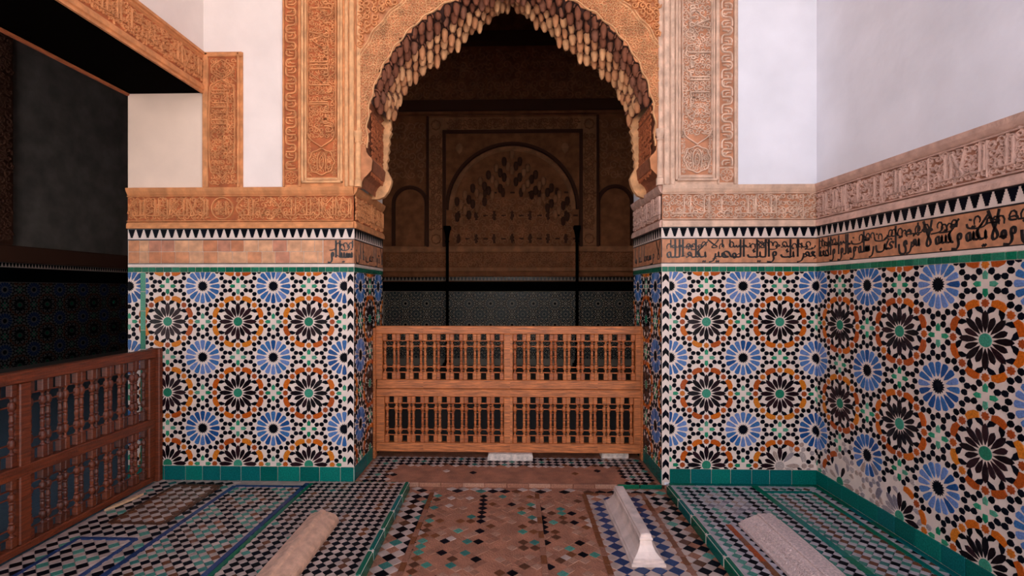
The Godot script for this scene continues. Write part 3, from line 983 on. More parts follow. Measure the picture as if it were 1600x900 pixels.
func pilaster(wall: Node3D, side: float) -> void:
	var L := side < 0
	var st: Material = M.ochre if L else M.pale
	var gr: Material = M.ochre_ground if L else M.pale_ground
	var band: Material = M.gold if L else M.pale
	var X := func(a: float, b: float) -> float: return a if L else b
	var top := 4.7
	# backing
	block("stucco_panel", Vector3(-1.776 if L else JR, 2.297, -0.02), Vector3(JL + 0.012 if L else 1.742, top, 0.004), st, wall)
	# narrow strip of angular script
	var s0: float = X.call(-1.762, 1.6)
	var s1: float = X.call(-1.656, 1.706)
	var rel := MB.new()
	# words run up the left strip and down the right one
	var len := 4.3 - 2.44
	var wide := s1 - s0
	for k in 14:
		var u0 := len / 14 * k
		var du := len / 14
		var bend := []
		for e in [[0.02, 0.14, 0.02, 0.72, 0.2, 0.86, 0.42, 0.74, 0.46, 0.3, 0.62, 0.14, 0.98, 0.14], [0.2, 0.2, 0.22, 0.5, 0.34, 0.56], [0.66, 0.32, 0.66, 0.7, 0.8, 0.86, 0.96, 0.8], [0.8, 0.3, 0.82, 0.56, 0.94, 0.6]]:
			var pl := PackedVector2Array()
			for i in range(0, e.size(), 2):
				pl.push_back(Vector2(u0 + e[i] * du, (e[i + 1] if k % 2 == 0 else 1.0 - e[i + 1]) * wide))
			bend.append(pl)
		for i in bend.size():
			rel.ribbon(curve(bend[i], 3), 0.0085 if i == 0 or i == 2 else 0.007, 0.0, 0.015, i != 0)
		rel.ribbon(spiral(Vector2(u0 + 0.26 * du, wide * (0.3 if k % 2 else 0.66)), 0.013, k, 1.0, 1.0, 7), 0.005, 0.0, 0.01)
	field(wall, on(Vector3(s1, 2.44, 0.008), Vector3.UP, Vector3.LEFT) if L else on(Vector3(s0, 2.44 + len, 0.008), Vector3.DOWN, Vector3.RIGHT), len, s1 - s0, gr, st, rel)
	# small square star at its foot
	rel = MB.new()
	for k in 8:
		var d := Vector2.from_angle(k * TAU / 8) * 0.04
		rel.ribbon(PackedVector2Array([Vector2(0.053, 0.053) + d * 0.3, Vector2(0.053, 0.053) + d]), 0.007, 0.0, 0.012, true)
	rel.ribbon(ring(Vector2(0.053, 0.053), 0.044, 8, 0.08), 0.004, 0.0, 0.01)
	field(wall, on(Vector3(s0, 2.32, 0.008), Vector3.RIGHT, Vector3.UP), s1 - s0, 0.106, gr, st, rel)
	fillet(wall, Transform3D(), Vector2(s0 - 0.016, 2.3), Vector2(s0 - 0.002, top), 0.0, 0.022, st)
	fillet(wall, Transform3D(), Vector2(s1 + 0.002, 2.3), Vector2(s1 + 0.022, top), 0.0, 0.024, st)
	# main field
	var f0: float = X.call(-1.585, 1.31)
	var f1: float = X.call(-1.35, 1.545)
	var w := f1 - f0
	for e in [[-0.045, -0.026, 0.026], [-0.022, -0.004, 0.018]]:
		fillet(wall, Transform3D(), Vector2(f0 + e[0], 2.33), Vector2(f0 + e[1], top), 0.0, e[2], band)
		fillet(wall, Transform3D(), Vector2(f1 - e[1], 2.33), Vector2(f1 - e[0], top), 0.0, e[2], band)
		fillet(wall, Transform3D(), Vector2(f0 + e[0], 2.375 + e[0]), Vector2(f1 - e[0], 2.375 + e[1]), 0.0, e[2], band)
	if L:
		fillet(wall, Transform3D(), Vector2(-1.29, 2.3), Vector2(-1.262, top), 0.0, 0.016, band)
		fillet(wall, Transform3D(), Vector2(-1.25, 2.3), Vector2(-1.214, top), 0.0, 0.028, band)
	else:
		fillet(wall, Transform3D(), Vector2(1.228, 2.3), Vector2(1.262, top), 0.0, 0.016, band)
		fillet(wall, Transform3D(), Vector2(1.178, 2.3), Vector2(1.216, top), 0.0, 0.028, band)
	rel = MB.new()
	var h := 4.3 - 2.38
	var mid := w / 2
	# round medallion
	rel.ribbon(ring(Vector2(mid, 0.115), 0.098, 8, 0.05, 48), 0.0065, 0.0, 0.02)
	for s in [-1.0, 1.0]:
		rel.ribbon(curve(PackedVector2Array([Vector2(mid + s * 0.03, 0.05), Vector2(mid + s * 0.034, 0.1), Vector2(mid + s * 0.03, 0.16), Vector2(mid + s * 0.012, 0.19)])), 0.006, 0.0, 0.018)
		rel.ribbon(spiral(Vector2(mid + s * 0.062, 0.12), 0.024, 0.0 if s > 0 else PI, s, 1.1, 9), 0.005, 0.0, 0.015)
		rel.ribbon(spiral(Vector2(mid + s * 0.05, 0.07), 0.018, 1.0, -s, 1.0, 8), 0.005, 0.0, 0.015)
		rel.ribbon(curve(PackedVector2Array([Vector2(mid, 0.165), Vector2(mid + s * 0.016, 0.13), Vector2(mid + s * 0.014, 0.09), Vector2(mid, 0.06)])), 0.005, 0.0, 0.018)
		rel.ribbon(spiral(Vector2(mid + s * 0.1, 0.02), 0.012, 0.0, s, 0.9, 7), 0.004, 0.0, 0.012)
		# pointed cartouche that holds the script
		var cart := PackedVector2Array([Vector2(mid, 0.23), Vector2(mid + s * 0.03, 0.25), Vector2(mid + s * 0.085, 0.29), Vector2(mid + s * 0.108, 0.345), Vector2(mid + s * 0.11, 0.4), Vector2(mid + s * 0.11, h)])
		rel.ribbon(curve(cart, 4), 0.006, 0.0, 0.02)
	scrolls(rel, Vector2(0.012, 0.3), Vector2(w - 0.012, h), 0.042, 0.0052, 0.011)
	scrolls(rel, Vector2(0.03, 0.03), Vector2(w - 0.03, 0.2), 0.034, 0.0042, 0.009)
	scrolls(rel, Vector2(0.006, 0.005), Vector2(0.03, 0.32), 0.024, 0.0035, 0.008)
	scrolls(rel, Vector2(w - 0.03, 0.005), Vector2(w - 0.006, 0.32), 0.024, 0.0035, 0.008)
	part("carved_relief", rel.commit(), st, wall, on(Vector3(f0, 2.38, 0.006), Vector3.RIGHT, Vector3.UP))
	rel = MB.new()
	var seg := [["wALmwmb1wN1"], ["b4ALLH", "kl"], ["wmXb5kH"], ["ALrswl"], ["rb4b1A"]]
	for k in seg.size():
		lettering(rel, seg[k], Vector2(k * 0.3 + 0.01, 0.012), Vector2(k * 0.3 + 0.3, w - 0.012), 0.008, 0.02, 0.26, 0.68, 0.35)
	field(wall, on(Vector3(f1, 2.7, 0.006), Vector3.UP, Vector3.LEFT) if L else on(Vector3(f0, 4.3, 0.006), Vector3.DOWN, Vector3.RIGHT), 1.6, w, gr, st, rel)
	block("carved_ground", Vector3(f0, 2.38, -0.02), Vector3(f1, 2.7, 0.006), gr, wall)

func frieze(parent: Node3D, xf: Transform3D, w: float, st: Material, gr: Material, seed_words: Array, hole := -1.0) -> void:
	# cornice, carved band of script on scrolls, lower moulding; xf at y = 1.98
	molding(parent, "moulding", xf.translated_local(Vector3(0, 0.258, 0)), w, [0.06, 0.0, 0.06, 0.034, 0.034, 0.026, 0.012, 0.012, 0.0, 0.0], st)
	molding(parent, "moulding", xf, w, [0.055, 0.0, 0.046, 0.014, 0.028, 0.022, 0.0, 0.022, 0.0, 0.0], st)
	var rel := MB.new()
	rel.box(Vector3(0, 0.0, 0), Vector3(w, 0.008, 0.016), 0.003)
	rel.box(Vector3(0, 0.195, 0), Vector3(w, 0.203, 0.016), 0.003)
	if hole > 0.0:
		scrolls(rel, Vector2(0.01, 0.014), Vector2(hole - 0.115, 0.192), 0.045, 0.0052, 0.012)
		scrolls(rel, Vector2(hole + 0.115, 0.014), Vector2(w - 0.01, 0.192), 0.045, 0.0052, 0.012)
		scrolls(rel, Vector2(hole - 0.055, 0.05), Vector2(hole + 0.055, 0.155), 0.03, 0.0042, 0.01)
	else:
		scrolls(rel, Vector2(0.01, 0.014), Vector2(w - 0.01, 0.192), 0.045, 0.0052, 0.012)
	var x := 0.02
	var k := 0
	while x < w - 0.1:
		var b := minf(0.34, w - x - 0.01)
		if hole > 0.0 and x < hole + 0.1 and x + b > hole - 0.1:
			if hole - 0.11 - x > 0.12:
				b = hole - 0.11 - x
			else:
				x = hole + 0.11
				continue
		lettering(rel, seed_words[k % seed_words.size()], Vector2(x + 0.01, 0.016), Vector2(x + b - 0.01, 0.19), 0.0075, 0.018, 0.18, 0.72, 0.15)
		if hole < 0.0:
			rel.ribbon(PackedVector2Array([Vector2(x + b, 0.01), Vector2(x + b, 0.19)]), 0.004, 0.0, 0.015)
		else:
			for e in [x, x + b]:
				var s := 1.0 if e == x else -1.0
				rel.ribbon(curve(PackedVector2Array([Vector2(e + s * 0.07, 0.19), Vector2(e + s * 0.02, 0.14), Vector2(e, 0.102), Vector2(e + s * 0.02, 0.06), Vector2(e + s * 0.07, 0.014)])), 0.005, 0.0, 0.016)
		x += b + 0.01
		k += 1
	if hole > 0.0:
		rel.ribbon(ring(Vector2(hole, 0.102), 0.084, 1, 0.0, 36), 0.006, 0.0, 0.018)
		for s in [-1.0, 1.0]:
			rel.ribbon(PackedVector2Array([Vector2(hole + s * 0.03, 0.05), Vector2(hole + s * 0.03, 0.16)]), 0.005, 0.0, 0.016)
			rel.ribbon(spiral(Vector2(hole + s * 0.055, 0.1), 0.02, 0.0, s, 1.0, 8), 0.0045, 0.0, 0.014)
	field(parent, xf.translated_local(Vector3(0, 0.055, 0.004)), w, 0.203, gr, st, rel)

func friezes(wall: Node3D) -> void:
	frieze(wall, on(Vector3(XE, 1.98, 0), Vector3.RIGHT, Vector3.UP), JL - XE, M.ochre, M.ochre_ground, [["ALmLK", "LLH"], ["ALcXLLH"], ["wHdH", "LLH"]], -2.255 - XE)
	frieze(wall, on(Vector3(JR, 1.98, 0), Vector3.RIGHT, Vector3.UP), XR - JR, M.pale, M.pale_ground, [["ALmLK"], ["LLH", "mA"], ["wHdH", "LLH"]])
	# the upright strip beside the side opening
	var w := 0.317
	block("stucco_panel", Vector3(-2.414, 2.297, -0.02), Vector3(-2.097, 3.363, 0.006), M.ochre, wall)
	fillet(wall, Transform3D(), Vector2(-2.414, 2.3), Vector2(-2.37, 3.36), 0.0, 0.022, M.ochre)
	fillet(wall, Transform3D(), Vector2(-2.14, 2.3), Vector2(-2.12, 3.36), 0.0, 0.022, M.ochre)
	fillet(wall, Transform3D(), Vector2(-2.414, 3.325), Vector2(-2.097, 3.363), 0.0, 0.022, M.ochre)
	var rel := MB.new()
	scrolls(rel, Vector2(0.01, 0.01), Vector2(0.21, 1.0), 0.04, 0.005, 0.012)
	for s in [-1.0, 1.0]:
		rel.ribbon(curve(PackedVector2Array([Vector2(0.105, 0.06), Vector2(0.105 + s * 0.04, 0.1), Vector2(0.105 + s * 0.095, 0.16), Vector2(0.105 + s * 0.098, 0.72), Vector2(0.105 + s * 0.06, 0.8), Vector2(0.105, 0.83)]), 4), 0.006, 0.0, 0.018)
		rel.ribbon(curve(PackedVector2Array([Vector2(0.105, 0.84), Vector2(0.105 + s * 0.07, 0.88), Vector2(0.105 + s * 0.08, 0.93), Vector2(0.105, 0.99)]), 4), 0.006, 0.0, 0.016)
	part("carved_relief", rel.commit(), M.ochre, wall, on(Vector3(-2.36, 2.31, 0.01), Vector3.RIGHT, Vector3.UP))
	rel = MB.new()
	lettering(rel, ["ALmLK", "LLH", "wHdH"], Vector2(0.02, 0.02), Vector2(0.56, 0.19), 0.007, 0.018, 0.24, 0.7, 0.3)
	part("carved_relief", rel.commit(), M.ochre, wall, on(Vector3(-2.15, 2.5, 0.01), Vector3.UP, Vector3.LEFT))
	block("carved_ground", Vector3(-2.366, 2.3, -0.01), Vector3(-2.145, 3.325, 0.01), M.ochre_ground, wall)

# ---------------------------------------------------------------- side walls, ceiling
func side_walls() -> void:
	var R := root_of("wall_right", "right side wall of white plaster over carved stucco frieze and tall star mosaic dado", "wall", "structure")
	var z0 := 2.6
	block("plaster", Vector3(XR + 0.002, -0.12, -DEEP), Vector3(XR + 0.35, TOP, z0 + 0.4), M.plaster_cool, R)
	var W := func(y: float) -> Transform3D: return on(Vector3(XR, y, 0), Vector3(0, 0, 1), Vector3.UP)
	dado(R, W.call(0.126), z0, 1.51, 0.0, 1.527 - 0.126, 0.5545, 0.555, true, Rect2(-0.05, -0.22, 1.2, 0.55))
	skirting(R, W.call(0.02), z0, 0.108)
	border(R, W.call(1.636), z0, true)
	merlons(R, W.call(1.894), z0, true)
	var g := MB.new()
	g.box(Vector3(0, 0, -0.02), Vector3(z0, 0.184, 0.002))
	part("terracotta_ground", g.commit(), M.cotto_ground, R, W.call(1.706))
	inscription(["AmN1", "ALrswl", "wALmwmb1wN1", "kl", "AmN1", "wmXb5kb2H", "wkb2b4H", "X", "b1f1rq2", "AjdB", "rsLH", "wf2ALwA", "wAtcb1A"], ["b4mA", "ALb5H", "mN1", "rb4H", "b4ALLH", "mN1", "wrsLH", "b4b5N1", "mN1", "smcb1A"], R, W.call(1.706), z0 - 0.02, 0.184, M.ink)
	frieze(R, W.call(1.98), z0, M.pink, M.pink_ground, [["ALmLK", "LLH"], ["ALbA"], ["wHdH", "LLH"], ["ALcXLLH"]])

	var L := root_of("wall_left", "left side wall over the wide opening, with a carved orange stucco beam and dark timber soffit", "wall", "structure")
	block("plaster", Vector3(XE, 3.363, -0.002), Vector3(XL - 0.002, TOP, 3.0), M.plaster_warm, L)
	block("plaster", Vector3(XE, -0.12, 2.5), Vector3(XL - 0.002, 3.363, 3.0), M.plaster_warm, L)
	block("beam", Vector3(XE + 0.015, 3.047, 0.0), Vector3(XL - 0.014, 3.363, 2.5), M.soffit, L)
	block("moulding", Vector3(XE - 0.015, 3.03, 0.0), Vector3(XE + 0.015, 3.363, 2.5), M.ochre_ground, L, 0.006)
	var S := func(y: float) -> Transform3D: return on(Vector3(XL, y, 2.5), Vector3(0, 0, -1), Vector3.UP)
	var rel := MB.new()
	scrolls(rel, Vector2(0.01, 0.01), Vector2(2.49, 0.185), 0.04, 0.005, 0.012)
	for k in 6:
		lettering(rel, [["ALmLK", "LLH"], ["wHdH", "mA"], ["ALcXLLH"]][k % 3], Vector2(k * 0.41 + 0.02, 0.012), Vector2(k * 0.41 + 0.4, 0.185), 0.007, 0.017, 0.2, 0.72, 0.25)
	field(L, S.call(3.115), 2.5, 0.195, M.ochre_ground, M.ochre, rel)
	molding(L, "moulding", S.call(3.31), 2.5, [0.053, 0.0, 0.053, 0.02, 0.03, 0.024, 0.024, 0.01, 0.012, 0.014, 0.0, 0.0], M.ochre)
	molding(L, "moulding", S.call(3.035), 2.5, [0.08, 0.0, 0.07, 0.014, 0.055, 0.02, 0.03, 0.02, 0.024, 0.01, 0.0, 0.016, 0.0, 0.0], M.ochre)

	var C := root_of("ceiling", "unseen timber ceiling over the front chamber, put in to block top light", "ceiling", "structure")
	block("boards", Vector3(XE, TOP, -DEEP), Vector3(XR + 0.35, TOP + 0.25, 2.2), M.ceiling, C)  # added out of view to keep light from above off the floor

# ---------------------------------------------------------------- floors
func diamonds(parent: Node3D, x0: float, z0: float, x1: float, z1: float, px: float, pz: float, y: float, choose: Callable, most: int) -> void:
	# tiles on their corners; the nearest are pieces of their own
	var small := px < 0.09
	var mb := MB.new()
	mb.prism(flats([-px * 0.48, 0, 0, -pz * 0.48, px * 0.48, 0, 0, pz * 0.48]), 0.0, 0.004, 0.002)
	var mesh := mb.commit()
	var flat := Basis(Vector3(1, 0, 0), Vector3(0, 0, -1), Vector3(0, 1, 0))
	var single := 0
	var loose := {}
	var nz := int((z1 - z0) / pz)
	var nx := int((x1 - x0) / px)
	for j in range(nz * 2, -1, -1):
		for i in range(0, nx + 1):
			var odd := j % 2
			var c := Vector2(x0 + (i + 0.5 * odd) * px, z0 + j * 0.5 * pz)
			if c.x > x1 - px * 0.3 or c.y > z1 - pz * 0.3 or c.x < x0 + px * 0.3 or c.y < z0 + pz * 0.3:
				continue
			var pick = choose.call(c, odd == 0, i, j / 2)
			if pick == null:
				continue
			var list: Array = pick
			var m: Material = list[rng.randi() % list.size()]
			if single < most and c.y < 1.45 and odd == 0:
				single += 1
				part("floor_tile", mesh, m, parent, Transform3D(flat * Basis(Vector3(rng.randf_range(-1, 1), 1, 0).normalized(), rng.randf_range(-0.02, 0.02)), Vector3(c.x, y, c.y)))
			else:
				if not loose.has(m):
					loose[m] = MB.new()
				loose[m].prism(flats([-px * 0.48, 0, 0, -pz * 0.48, px * 0.48, 0, 0, pz * 0.48]), 0.0, 0.0035, 0.002, Vector2(c.x, -c.y))
	for m in loose:
		stuff("floor_mosaic", loose[m], m, parent, Transform3D(flat, Vector3(0, y, 0)))

func strip(parent: Node3D, a: Vector2, b: Vector2, w: float, y: float, list: Array, seg := 0.14, rise := 0.006) -> void:
	var d := b - a
	var n := maxi(1, int(round(d.length() / seg)))
	var u := Vector3(d.x, 0, d.y).normalized()
	for i in n:
		var mb := MB.new()
		var l := d.length() / n
		mb.box(Vector3(i * l + 0.001, -w / 2, -0.02), Vector3((i + 1) * l - 0.001, w / 2, rise), 0.002)
		var up := Vector3.UP
		part("strip_tile", mb.commit(), list[rng.randi() % list.size()], parent, Transform3D(Basis(u, up.cross(u), up), Vector3(a.x, y, a.y)))

func near_any(p: Vector2, lines: Array, w: float) -> bool:
	for l in lines:
		if Geometry2D.get_closest_point_to_segment(p, l[0], l[1]).distance_to(p) < w:
			return true
	return false

func kerb(parent: Node3D, x: float, inner: float, z0: float, z1: float) -> void:
	# a raised edge of long green tiles
	var n := 9
	for i in n:
		var a := lerpf(z0, z1, float(i) / n)
		var b := lerpf(z0, z1, float(i + 1) / n)
		block("kerb_tile", Vector3(minf(x, inner), -0.05, a + 0.0015), Vector3(maxf(x, inner), 0.034, b - 0.0015), M.green[(i * 3) % 4] if i % 2 else M.edge[1], parent, 0.012)
	block("joint", Vector3(minf(x, inner) + 0.004, -0.06, z0 + 0.004), Vector3(maxf(x, inner) - 0.004, 0.028, z1), M.joint, parent)

func floors() -> void:
	var z1 := 2.4
	# ------ middle, worn down to its mortar
	var A := root_of("floor", "sunken middle floor of worn diamond tiles with bare terracotta mortar", "floor", "structure")
	block("mortar", Vector3(-0.78, -0.15, 0.0), Vector3(1.185, LOW, 8.0), M.floor_worn, A)
	var lines := []
	for l in [[Vector2(-0.585, 0.13), Vector2(-0.6, z1), M.brown], [Vector2(0.55, 0.13), Vector2(0.53, z1), M.brown], [Vector2(0.2, 0.13), Vector2(0.18, z1), M.rust], [Vector2(0.985, 0.12), Vector2(0.985, z1), M.brown], [Vector2(0.55, 0.125), Vector2(0.985, 0.12), M.brown]]:
		lines.append(l)
		strip(A, l[0], l[1], 0.034, LOW, [M.brown[1], M.worn[1], M.brown[1]] if l[2] == M.brown else [M.worn[0], M.brown[1], M.worn[1]], 0.1, 0.005)
	var fray := FastNoiseLite.new()
	fray.seed = 4
	fray.frequency = 1.6
	var lay := func(x0: float, z0: float, x1: float, px: float, pz: float, kind: int) -> void:
		diamonds(A, x0, z0, x1, z1 if kind < 3 else 0.12, px, pz, LOW, func(c: Vector2, on_site: bool, i: int, j: int):
			if near_any(c, lines, 0.012):
				return null
			var worn := 0.06
			if kind == 1:
				worn = 0.74 + 0.5 * fray.get_noise_2d(c.x * 1.3, c.y)
				if absf(c.x - 0.12) < 0.05 or absf(c.x + 0.18) < 0.03 or c.x < -0.5:
					worn -= 0.3
			elif kind == 3:
				worn = 0.35
			if rng.randf() < worn:
				return M.worn if rng.randf() < 0.3 else null
			if not on_site:
				return [M.floor_white] if kind != 1 else ([M.floor_white] if rng.randf() < 0.12 else (M.worn if rng.randf() < 0.5 else null))
			if kind == 2:
				return M.navy
			if kind == 1:
				return M.black if i % 3 == 0 else (M.teal if rng.randf() < 0.4 else M.brown)
			return M.black if (i + j) % 3 != 1 else (M.brown if rng.randf() < 0.7 else M.teal), 80 if kind else 50)
	lay.call(-0.775, 0.12, -0.575, 0.086, 0.086, 0)
	lay.call(-0.6, 0.12, 0.55, 0.068, 0.068, 1)
	lay.call(0.535, 0.13, 0.995, 0.092, 0.086, 2)
	lay.call(0.975, 0.12, 1.185, 0.082, 0.08, 0)
	lay.call(-0.76, 0.02, 1.17, 0.09, 0.07, 3)
	# ------ sill inside the arch
	var T := root_of("floor", "worn brown floor strip inside the arch, edged with small black and white diamonds", "floor", "structure")
	block("mortar", Vector3(JL - 0.05, -0.2, -DEEP - 0.02), Vector3(JR + 0.05, -0.002, 0.0), M.floor_worn, T)
	for k in 14:
		block("nosing_tile", Vector3(lerpf(JL, JR, k / 14.0) + 0.001, -0.06, -0.005), Vector3(lerpf(JL, JR, (k + 1) / 14.0) - 0.001, 0.0, 0.012), M.worn[k % 3] if k > 1 and k < 12 else M.edge[1 if k % 2 else 3], T, 0.004)
	diamonds(T, JL + 0.02, -0.62, JR - 0.02, -0.0, 0.064, 0.066, -0.002, func(c: Vector2, on_site: bool, i: int, j: int):
		var e := minf(minf(c.x - JL, JR - c.x), minf((c.y + 0.62) * 1.1, 9.0))
		if e > 0.26 + 0.06 * fray.get_noise_2d(c.x * 6.0, c.y * 6.0) and not (rng.randf() < 0.02):
			return null
		if not on_site:
			return [M.floor_white]
		return M.black if (i + j) % 4 != 1 else (M.brown if rng.randf() < 0.7 else M.teal), 250)
	# ------ left grave platform
	var L := root_of("floor", "low platform left of the middle floor, slanting black white and teal tiles with blue bands", "floor", "structure")
	block("bed", Vector3(-2.76, -0.15, 0.0), Vector3(-0.8, -0.001, z1), M.floor_white, L)
	kerb(L, -0.766, -0.806, 0.07, z1)
	var ll := [[Vector2(-1.548, 0.05), Vector2(-1.6, 1.9)], [Vector2(-2.098, 0.12), Vector2(-2.14, 1.9)], [Vector2(-2.098, 0.12), Vector2(-1.54, 0.12)], [Vector2(-2.557, 0.11), Vector2(-2.206, 0.11)], [Vector2(-2.206, 0.11), Vector2(-2.215, 0.76)], [Vector2(-2.215, 0.76), Vector2(-2.575, 0.75)], [Vector2(-2.575, 0.75), Vector2(-2.557, 0.11)], [Vector2(-2.596, 0.955), Vector2(-2.241, 0.957)], [Vector2(-2.241, 0.957), Vector2(-2.243, 1.9)], [Vector2(-2.596, 0.955), Vector2(-2.575, 1.9)]]
	strip(L, ll[0][0] + Vector2(-0.018, 0), ll[0][1] + Vector2(-0.018, 0), 0.034, 0.0, M.navy)
	strip(L, ll[0][0] + Vector2(0.017, 0), ll[0][1] + Vector2(0.017, 0), 0.03, 0.0, [M.edge[1], M.edge[3]])
	for i in range(1, ll.size()):
		strip(L, ll[i][0], ll[i][1], 0.034 if i < 3 else 0.028, 0.0, M.navy if i < 3 or i > 6 else [M.brown[2]], 0.16)
	var skew := func(c: Vector2) -> bool: return near_any(c, ll, 0.011)
	diamonds(L, -1.56, 0.0, -0.79, z1, 0.0595, 0.061, 0.0, func(c: Vector2, on_site: bool, i: int, j: int):
		if skew.call(c):
			return null
		if not on_site:
			return [M.floor_white]
		var a := posmod(i + j, 6)
		var b := posmod(i - j, 6)
		return (M.teal if a < 2 and b < 2 and (i / 4 + j / 3) % 2 == 0 else (M.brown if a in [0, 1] and b in [3, 4] else M.black)), 100)
	diamonds(L, -2.12, 0.115, -1.54, z1, 0.0595, 0.061, 0.0, func(c: Vector2, on_site: bool, i: int, j: int):
		if skew.call(c):
			return null
		if not on_site:
			return [M.floor_white]
		var k := posmod(absi(i - 4) + absi(posmod(j, 8) - 4), 5)
		return M.black if k > 2 else (M.brown if k == 2 else M.teal), 100)
	diamonds(L, -2.76, 0.0, -2.09, z1, 0.074, 0.074, 0.0, func(c: Vector2, on_site: bool, i: int, j: int):
		if skew.call(c):
			return null
		if not on_site:
			return [M.floor_white]
		if c.x > -2.56 and c.x < -2.21 and c.y > 0.11 and c.y < 0.76:
			return M.brown
		return M.black if rng.randf() < 0.72 else M.teal, 100)
	# ------ right grave platform
	var R := root_of("floor", "low platform right of the middle floor, black and teal tiles with long green bands", "floor", "structure")
	block("bed", Vector3(1.2, -0.15, 0.0), Vector3(XR, 0.009, z1), M.floor_cool, R)
	kerb(R, 1.172, 1.21, 0.09, z1)
	var y := 0.01
	var rl := [[Vector2(1.848, 0.04), Vector2(1.9, 2.1)], [Vector2(1.858, 0.155), Vector2(2.219, 0.15)], [Vector2(2.219, 0.15), Vector2(2.25, 2.1)], [Vector2(1.378, 0.69), Vector2(1.4, 2.1)], [Vector2(1.695, 0.655), Vector2(1.712, 2.1)]]
	for i in rl.size():
		strip(R, rl[i][0], rl[i][1], 0.045 if i == 0 else 0.036, y, [M.green[0], M.green[2], M.edge[0]] if i < 3 else ([M.brown[1], M.rust[1], M.rust[0]] if i == 3 else [M.brown[2], M.brown[0]]), 0.17 if i < 3 else 0.09)
	strip(R, Vector2(2.318, 0.0), Vector2(2.318, 2.3), 0.05, y, [M.green[0], M.edge[1], M.green[3]], 0.2)
	strip(R, Vector2(1.215, 0.018), Vector2(2.33, 0.018), 0.03, y, [M.edge[1], M.green[1]], 0.2)
	var grow := func(x0: float, x1: float, p: float, kind: int) -> void:
		diamonds(R, x0, 0.035, x1, z1, p, 0.061, y, func(c: Vector2, on_site: bool, i: int, j: int):
			if near_any(c, rl, 0.011):
				return null
			if not on_site:
				return [M.floor_cool]
			if c.distance_to(Vector2(1.5, 0.36)) < 0.17 and rng.randf() < 0.6:
				return M.faded
			if kind == 0:
				return M.black if i % 2 == 0 else (M.teal if rng.randf() < 0.9 else M.black)
			if kind == 1:
				return M.teal if i % 2 == 1 else (M.brown if i % 4 == 2 else M.black)
			return M.black if rng.randf() < 0.75 else (M.teal if rng.randf() < 0.5 else M.brown), 100)
	grow.call(1.205, 1.86, 0.0605, 0)
	grow.call(1.855, 2.235, 0.058, 1)
	grow.call(2.225, 2.325, 0.075, 2)
	# ------ beyond the frame: paving of the open court, added to bounce light
	var O := root_of("floor", "unseen stone paving of the open court, added to bounce light", "floor", "structure")
	block("paving", Vector3(-13.0, -0.5, z1), Vector3(7.2, -0.16, 16.0), M.stone_out, O)

# ---------------------------------------------------------------- turned-wood railings
func spindle_mesh(h: float) -> ArrayMesh:
	var mb := MB.new()
	var e := h / 0.4
	var b := 0.0183
	mb.box(Vector3(-b, 0, -b), Vector3(b, 0.062 * e, b), 0.004)
	mb.box(Vector3(-b, h - 0.062 * e, -b), Vector3(b, h, b), 0.004)
	var half := [0.016, 0.062, 0.012, 0.07, 0.008, 0.074, 0.008, 0.086, 0.014, 0.09, 0.0185, 0.1, 0.0195, 0.11, 0.0185, 0.12, 0.014, 0.13, 0.009, 0.134, 0.0145, 0.142, 0.0095, 0.15, 0.0115, 0.165, 0.0135, 0.18, 0.0095, 0.192, 0.0145, 0.2]
	var p := PackedVector2Array()
	for i in range(0, half.size(), 2):
		p.push_back(Vector2(half[i], half[i + 1] * e))
	for i in range(half.size() - 4, -1, -2):
		p.push_back(Vector2(half[i], h - half[i + 1] * e))
	mb.lathe(p, 10)
	return mb.commit()

func lattice(rail: Node3D, xf: Transform3D, w: float, h: float, pairs: int, m: Array, dark := false) -> void:
	# pairs of turned spindles joined by thin rods; xf at the lower left corner, x along, y up
	var key := "spindle%.3f" % h
	if not tile_mesh.has(key):
		tile_mesh[key] = spindle_mesh(h)
	var e := h / 0.4
	var pitch := w / pairs
	for i in pairs + 1:
		for s in [-1.0, 1.0]:
			var x: float = i * pitch + s * 0.0185
			if x < 0.01 or x > w - 0.01:
				continue
			part("spindle", tile_mesh[key], m[rng.randi() % m.size()], rail, xf * Transform3D(Basis(Vector3.UP, 0.0), Vector3(x, 0, 0)))
	for y in [0.062, 0.11, h / e - 0.11, h / e - 0.062]:
		var r := MB.new()
		r.box(Vector3(0, y * e - 0.0045, -0.0045), Vector3(w, y * e + 0.0045, 0.0045), 0.002)
		part("rod", r.commit(), m[0], rail, xf)
	for y in [0.08, 0.142, 0.2, h / e - 0.142, h / e - 0.08]:
		for i in pairs + 1:
			pass
		var r := MB.new()
		for i in pairs + 1:
			var x := i * pitch
			if x > 0.02 and x < w - 0.02:
				r.box(Vector3(x - 0.022, y * e - 0.0025, -0.0035), Vector3(x + 0.022, y * e + 0.0025, 0.0035))
		stuff("spindle_links", r, m[1], rail, xf)

func timber(rail: Node3D, called: String, lo: Vector3, hi: Vector3, m: Material) -> void:
	block(called, lo, hi, m, rail, 0.005)

